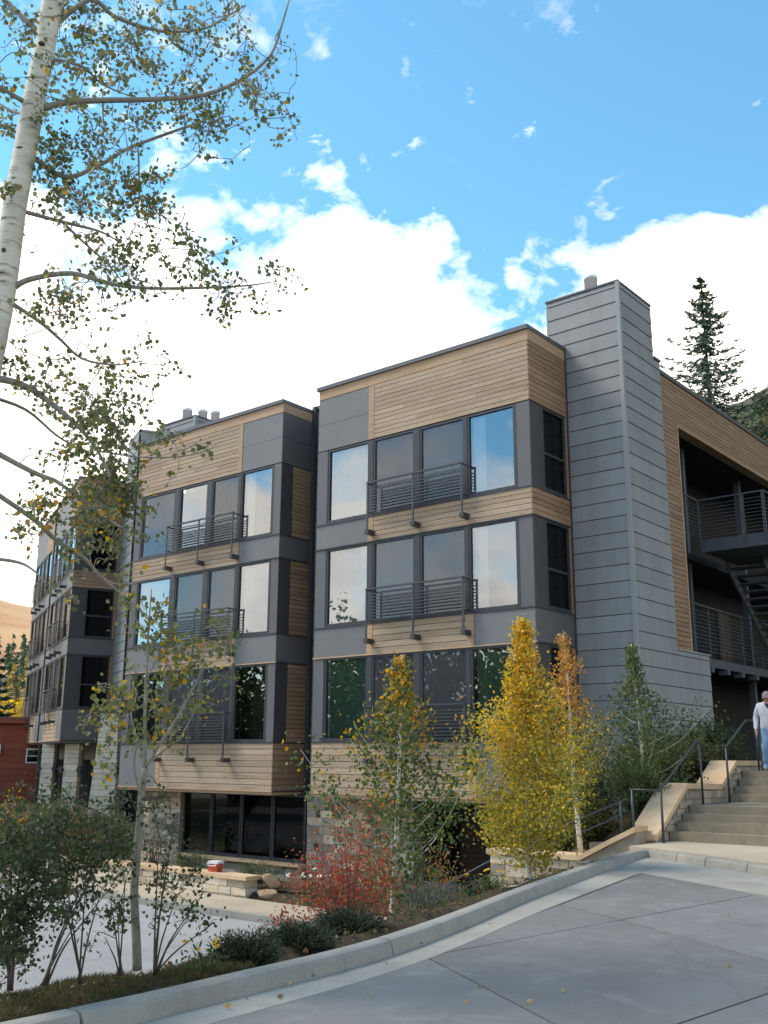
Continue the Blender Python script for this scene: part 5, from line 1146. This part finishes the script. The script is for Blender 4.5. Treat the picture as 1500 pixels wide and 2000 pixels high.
def flowers(name, label, c, r, h, n, petal, centre, size, seed, leafpal, nleaf):
    t = bush(name, label, c, r, h*.8, nleaf, 24, .05, leafpal, seed, cat='flowers', aspect=.3, along=True)
    rs = np.random.RandomState(seed); v, f = [], []
    for k in range(n):
        az = rs.uniform(0, 6.28); q = math.sqrt(rs.rand())*r*1.05; p = np.array(c)+np.array((math.cos(az)*q, math.sin(az)*q, h*rs.uniform(.8, 1.12)))
        nn = np.array((rs.normal()*.4+.2, -.5+rs.normal()*.3, 1.)); nn /= np.linalg.norm(nn); a = np.cross(nn, (0, 1, 0)); a /= np.linalg.norm(a); b = np.cross(nn, a); n0 = len(v)
        v.append(p)
        for i in range(16): v.append(p+(a*math.cos(i*math.pi/8)+b*math.sin(i*math.pi/8))*size*(1 if i % 2 else .62)+nn*.006)
        f += [(n0, n0+1+i, n0+1+(i+1) % 16) for i in range(16)]
        s = .3*size; n1 = len(v); v.append(p+nn*.016)
        for i in range(6): v.append(p+(a*math.cos(i*math.pi/3)+b*math.sin(i*math.pi/3))*s+nn*.010)
        f += [(n1, n1+1+i, n1+1+(i+1) % 6) for i in range(6)]
    me = mesh('blossoms', v, f, [petal, centre])
    for i, p in enumerate(me.polygons): p.material_index = 1 if i % 22 >= 16 else 0
    put('blossoms', me, t)
mat_mottled('petal_white', (.75, .75, .70), (.82, .82, .78), (9, 9, 9), .7, 0, 0)
mat_mottled('petal_yellow', (.62, .34, .02), (.70, .42, .03), (9, 9, 9), .7, 0, 0)
mat_mottled('flower_eye', (.16, .09, .02), (.22, .13, .03), (9, 9, 9), .8, 0, 0)
flowers('flower_clump', 'clump of white daisies with fresh green leaves beside the sidewalk', (-17.6, 18.6, -3.3), .7, .62, 9, 'petal_white', 'petal_yellow', .075, 81, MID, 46)
flowers('flower_clump', 'few yellow flowers on thin stems left of the junipers', (-5.75, 4.98, -1.55), .16, .30, 5, 'petal_yellow', 'flower_eye', .028, 82, DKG, 9)
flowers('flower_clump', 'orange yellow flowers behind the kerb below the blue pot', (-8.05, 11.9, -1.75), (.34), .26, 9, 'petal_yellow', 'flower_eye', .03, 83, MID, 24)
# planting by the building and stairs
bush('bush', 'green foliage in the planter left of the cooler', (-22.6, 18.9, -2.95), .75, .42, 40, 30, .06, MID, 84, 'planter greenery', aspect=.3, along=True)
bush('bush', 'green foliage in the planter right of the cooler', (-20.0, 19.1, -3.1), .7, .5, 36, 30, .06, MID, 85, 'planter greenery', aspect=.3, along=True)
bush('bush', 'tall leggy green plant in front of the dark glazing', (-24.3, 19.0, -3.0), .6, 1.5, 12, 30, .07, DKG, 86, aspect=.35)
for i, (x, y, h, r, lab, pal) in enumerate((
    (-9.25, 19.9, 1.05, .75, 'dark green bush against the chimney base wall', DKG), (-9.0, 21.0, .95, .75, 'green bush with reddish leaves behind the upper cap stone', DKG+[(.22, .10, .05)]),
    (-9.0, 22.4, 1.0, .7, 'green bush beside the breezeway post', DKG+MID), (-8.8, 18.1, .85, .55, 'olive bush beside the lower cap stone', GR2),
    (-10.1, 18.6, 1.35, .9, 'broad dark bush under the thin green aspen', DKG), (-11.2, 18.9, 1.5, .9, 'shaded bush in the corner under the right bay', DKG),
    (-9.6, 17.6, .75, .5, 'orange tinged shrub beside the lower handrail', DKG+[(.36, .22, .04)]))):
    bush('bush', lab, (x, y, zf(x, y)), r*1.1, h*1.25, 70, 64, .058, pal, 90+i, aspect=.65)
bush('fern', 'fresh green fern fronds by the blue pot', (-11.2, 15.6, -2.85), .5, .75, 22, 44, .06, MID, 98, aspect=.3, cat='plant', along=True)
# shrubs between strip and wing
for i, (x, y, z, h, r, lab, pal) in enumerate((
    (-27.6, 18.75, -3.35, 1.9, 1.0, 'rusty brown and green bush in front of the wing columns', RUST+DKG), (-29.4, 17.3, -3.4, 1.5, .9, 'dark green bush below the red house', DKG),
    (-30.5, 18.1, -3.4, 2.2, .8, 'yellow-leaved bush in front of the red house', YEL+YEL+DKG), (-29.6, 19.3, -3.3, 2.2, .7, 'blue green bush left of the rusty one', SAGE+DKG),
    (-25.9, 18.85, -3.3, 1.7, .7, 'leafy green bush at the foot of the stone pier', MID+DKG))):
    bush('bush', lab, (x, y, z), r, h, 50, 42, .085, pal, 110+i, aspect=.6)

# ---- conifers
def conifer(name, label, base, Hh, R_, seed, group=None, tiers=26, pal=((.028, .055, .034), (.04, .072, .042), (.05, .085, .05)), dens=1., size=.26, sweep_=.12):
    rs = np.random.RandomState(seed); b = np.array(base, float); t = empty(name, base, label, 'tree', group)
    tubes('trunk', [[(*(b+np.array((0, 0, Hh*k/5))), .012*Hh*(1-k/5)+.015) for k in range(6)]], 'bark_dark', t, 8)
    LP, DR, tw = [], [], []
    for i in range(tiers):
        f = .06+.92*(i/(tiers-1)); rr = R_*(1-f)**.85*rs.uniform(.8, 1.15)+.06
        for k in range(rs.randint(5, 8) if f < .9 else 4):
            az = rs.uniform(0, 6.28); L_ = rr*rs.uniform(.55, 1.1); d = np.array((math.cos(az), math.sin(az), 0.))
            s = b+np.array((0, 0, Hh*f)); m = s+d*L_*.5-np.array((0, 0, L_*.16)); e = s+d*L_+np.array((0, 0, L_*sweep_*rs.uniform(-.6, 1.2)))
            ln = smooth_line([(*s, .02), (*m, .013), (*e, .005)], 3); tw.append(ln); Lp = np.array([v[:3] for v in ln]); mm = len(Lp)
            for j in range(int((14+46*L_/R_)*dens)):
                g = rs.rand(); q = g*(mm-1); a = int(min(q, mm-2)); p = Lp[a]+(Lp[a+1]-Lp[a])*(q-a); dd = Lp[a+1]-Lp[a]; dd = dd/np.linalg.norm(dd)
                sd = np.cross(dd, (0, 0, 1))*rs.choice((-1, 1)); DR.append(dd*.7+sd*.8+np.array((0, 0, -.15))); LP.append(p+sd*rs.rand()*.10*L_*(1.2-g)+np.array((0, 0, rs.normal()*.05)))
    o = tubes('branches', tw, 'bark_dark', t, 3); o['kind'] = 'stuff'
    LP = np.array(LP); n = len(LP)
    o = put('crown', leaf_mesh('crown', LP, size*(.6+.7*rs.rand(n)), tones(n, pal, seed), 'needle', .28, dirs=np.array(DR), seed=seed), t); o['kind'] = 'stuff'
conifer('spruce_tree', 'tall dark spruce rising behind the right roof', (-17.0, 44.9, 8.2), 15.2, 5.4, 121, tiers=46, dens=1.5, pal=((.07, .115, .07), (.095, .145, .09), (.12, .17, .105)))
conifer('spruce_tree', 'pale spruce cut by the right picture edge', (-13.3, 47.5, 9.5), 11.5, 2.4, 122, tiers=26, dens=.6, pal=((.07, .10, .07), (.09, .12, .085)))
for i, (x, y, z, h, r, lab, pal) in enumerate(((-15.2, 47.0, 12.4, 4.6, 1.6, 'grey green willowy tree right of the spruce behind the roof', SAGE+MID), (-13.4, 46.0, 11.6, 5.2, 1.6, 'yellow twigged tree at the right picture edge above the roof', [(.34, .26, .08), (.26, .22, .08), (.12, .13, .06)]), (-16.6, 45.8, 12.4, 3.6, 1.0, 'dark green bush at the foot of the spruce behind the roof', DKG))):
    bush('tree', lab, (x, y, z), r, h, 70, 46, .16, pal, 130+i, aspect=.5, cat='tree')
# far trees on the left
conifer('spruce_tree', 'dark spruce above the red house at the left edge', (-92.5, 52.5, -4), 13.5, 3.6, 141, tiers=18, dens=.8, size=.6, pal=((.045, .085, .065), (.06, .10, .075)))
for i, (x, y, h, r) in enumerate(((-99, 60, 10, 4.5), (-96, 62.5, 9, 4), (-103, 57.5, 11, 5))):
    bush('aspen_tree', ['golden aspen nearest the wing beyond the red house', 'golden aspen mostly hidden by the wing', 'golden aspen left of the others beyond the red house'][i], (x, y, -4), r, h, 60, 40, .55, GOLD+[(.5, .38, .08)], 150+i, 'golden aspens beyond the red house', aspect=.8, cat='tree')
def far_wood():
    rs = np.random.RandomState(5); LP, DR, T = [], [], []
    for k in range(520):
        az = RAD(rs.uniform(-78, -50)); d = rs.uniform(318, 395); b = np.array((d*math.sin(az), d*math.cos(az), -7+105*((d-270)/430)**.85)); h = rs.uniform(9, 17); g = rs.rand() < (.55 if d < 345 else .18)
        for j in range(46):
            f = rs.rand()**.8; rr = h*.17*(1-f)+.2; a2 = rs.uniform(0, 6.28)
            LP.append(b+np.array((math.cos(a2)*rr*rs.rand(), math.sin(a2)*rr*rs.rand(), h*f))); DR.append((math.cos(a2), math.sin(a2), -.5)); T.append((.50, .36, .08) if g else (.10, .16, .09))
    LP = np.array(LP); n = len(LP); T = np.array(T)*(1+rs.uniform(-.25, .25, (n, 1)))
    tag(put('distant_wood', leaf_mesh('distant_wood', LP, 1.8*(.6+.8*rs.rand(n)), T, 'needle', .5, dirs=np.array(DR), seed=3)), 'distant band of conifers and aspens at the foot of the mountainside', 'wood', kind='stuff')
far_wood()
def slope_wood():
    rs = np.random.RandomState(15); LP, T = [], []
    for k in range(260):
        az = RAD(rs.uniform(-28, -6)); d = rs.uniform(72, 97); zc = d*math.tan(RAD(interp(math.degrees(az), [(-28, 18.4), (-20, 19.4), (-10, 22), (-6, 23)])))-(97-d)*.55-rs.uniform(.8, 2.0); rr = rs.uniform(.7, 1.9); c = rs.rand()
        base = np.array(((.06, .085, .04), (.10, .12, .06), (.19, .16, .07), (.12, .12, .09))[rs.randint(4)])
        for j in range(60):
            q = rs.normal(size=3); q /= np.linalg.norm(q); LP.append(np.array((d*math.sin(az), d*math.cos(az), zc))+q*rr*rs.rand()**.4*np.array((1, 1, .8))); T.append(base*(1+rs.uniform(-.25, .25)))
    LP = np.array(LP); n = len(LP)
    tag(put('slope_brush', leaf_mesh('slope_brush', LP, .45*(.6+.8*rs.rand(n)), np.array(T), 'leaf', .7, seed=16)), 'scrubby green and ochre brush covering the slope behind the right roof', 'brush', kind='stuff')
slope_wood()
# trees across the lower drive, seen mirrored in the lowest windows
for i, (x, y, h, r) in enumerate(((-29, -9, 11.8, 4.7), (-35, -6, 10.6, 4.5), (-42, -8, 12.2, 4.9), (-50, -5, 10.8, 4.7), (-57, -3, 11.2, 4.9), (-65, 1, 11.2, 4.9), (-23.5, -11, 11.6, 4.7))):
    lab = ['second', 'third', 'fourth', 'fifth', 'sixth', 'last', 'nearest'][i]
    bush('broadleaf_tree', f'{lab} broadleaf tree in the row across the lower drive, mirrored in the windows', (x, y, -3.6), r, h, 80, 150, .30, DKG+MID, 160+i, 'trees across the lower drive', aspect=.8, cat='tree', up=1.1)

# ---- grass on the strip, litter
def grass():
    rs = np.random.RandomState(8); LP, DR = [], []
    for k in range(9000):
        y = rs.uniform(2.2, 5.4); x = interp(y, XB)-.02-rs.rand()*(.75 if y < 4.7 else .5); LP.append((x, y, zf(x, y)+.012)); DR.append((rs.normal()*.5, rs.normal()*.5, .8))
    n = len(LP); T = tones(n, [(.075, .075, .028), (.105, .092, .04), (.055, .07, .022), (.115, .08, .042)], 4)
    tag(put('grass', leaf_mesh('grass', np.array(LP), .055*(.5+rs.rand(n)), T, 'leaf', .10, dirs=np.array(DR), seed=9)), 'short dry grass on the strip behind the kerb', 'grass', kind='stuff')
    LP = []
    for k in range(2600):
        y = rs.uniform(4.3, 16); x = interp(y, XB)-.05-rs.rand()*2.2; LP.append((x, y, zf(x, y)+.012))
    n = len(LP); tag(put('leaf_litter', leaf_mesh('leaf_litter', np.array(LP), .035*(.5+rs.rand(n)), tones(n, [(.16, .10, .05), (.10, .065, .04), (.22, .15, .06), (.07, .08, .03)], 5), 'leaf', .7, seed=10)), 'brown leaf litter and mulch under the plants', 'leaf litter', kind='stuff')
grass()
FL_XY = [(-4.14, 6.02, 1), (-3.68, 6.32, 1), (-3.68, 5.90, 1), (-3.97, 5.62, 1), (-2.73, 7.37, 1), (-5.05, 8.55, 1), (-6.1, 11.95, 0), (-5.65, 8.0, 0), (-5.55, 8.25, 0), (-5.42, 7.05, 0), (-5.22, 5.55, 0), (-4.95, 4.95, 1), (-4.55, 5.35, 1), (-5.16, 5.25, 0), (-5.0, 4.55, 1), (-5.05, 4.75, 1), (-5.1, 6.2, 0), (-3.15, 7.85, 0), (-2.2, 8.9, 1), (-4.1, 10.3, 1), (-1.8, 6.8, 1)]
for i, (x, y, on) in enumerate(FL_XY):
    me = leaf_mesh('fallen_leaf', np.array([(0, 0, 0.)]), np.array([.034+.016*(i % 3)/3]), tones(1, [(.48, .36, .14), (.40, .26, .10), (.30, .22, .12)], 200+i), 'leaf', .8, dirs=np.array([(math.cos(i*2.1), math.sin(i*2.1), 0.)]), seed=200+i, fold=.22)
    o = put('fallen_leaf', me, None, Matrix.Translation((x, y, -1.478)))
    tag(o, 'small curled tan leaf lying on the concrete drive' if on else 'small curled tan leaf lying in the gutter by the kerb', 'leaf', 'fallen leaves on the driveway' if on else 'fallen leaves in the gutter')
tag(blob('pebble', (-2.52, 8.02, -1.468), (.05, .04, .035), 'red_siding', None, 3, .5, 2), 'small reddish brown lump on the drive at right', 'debris')
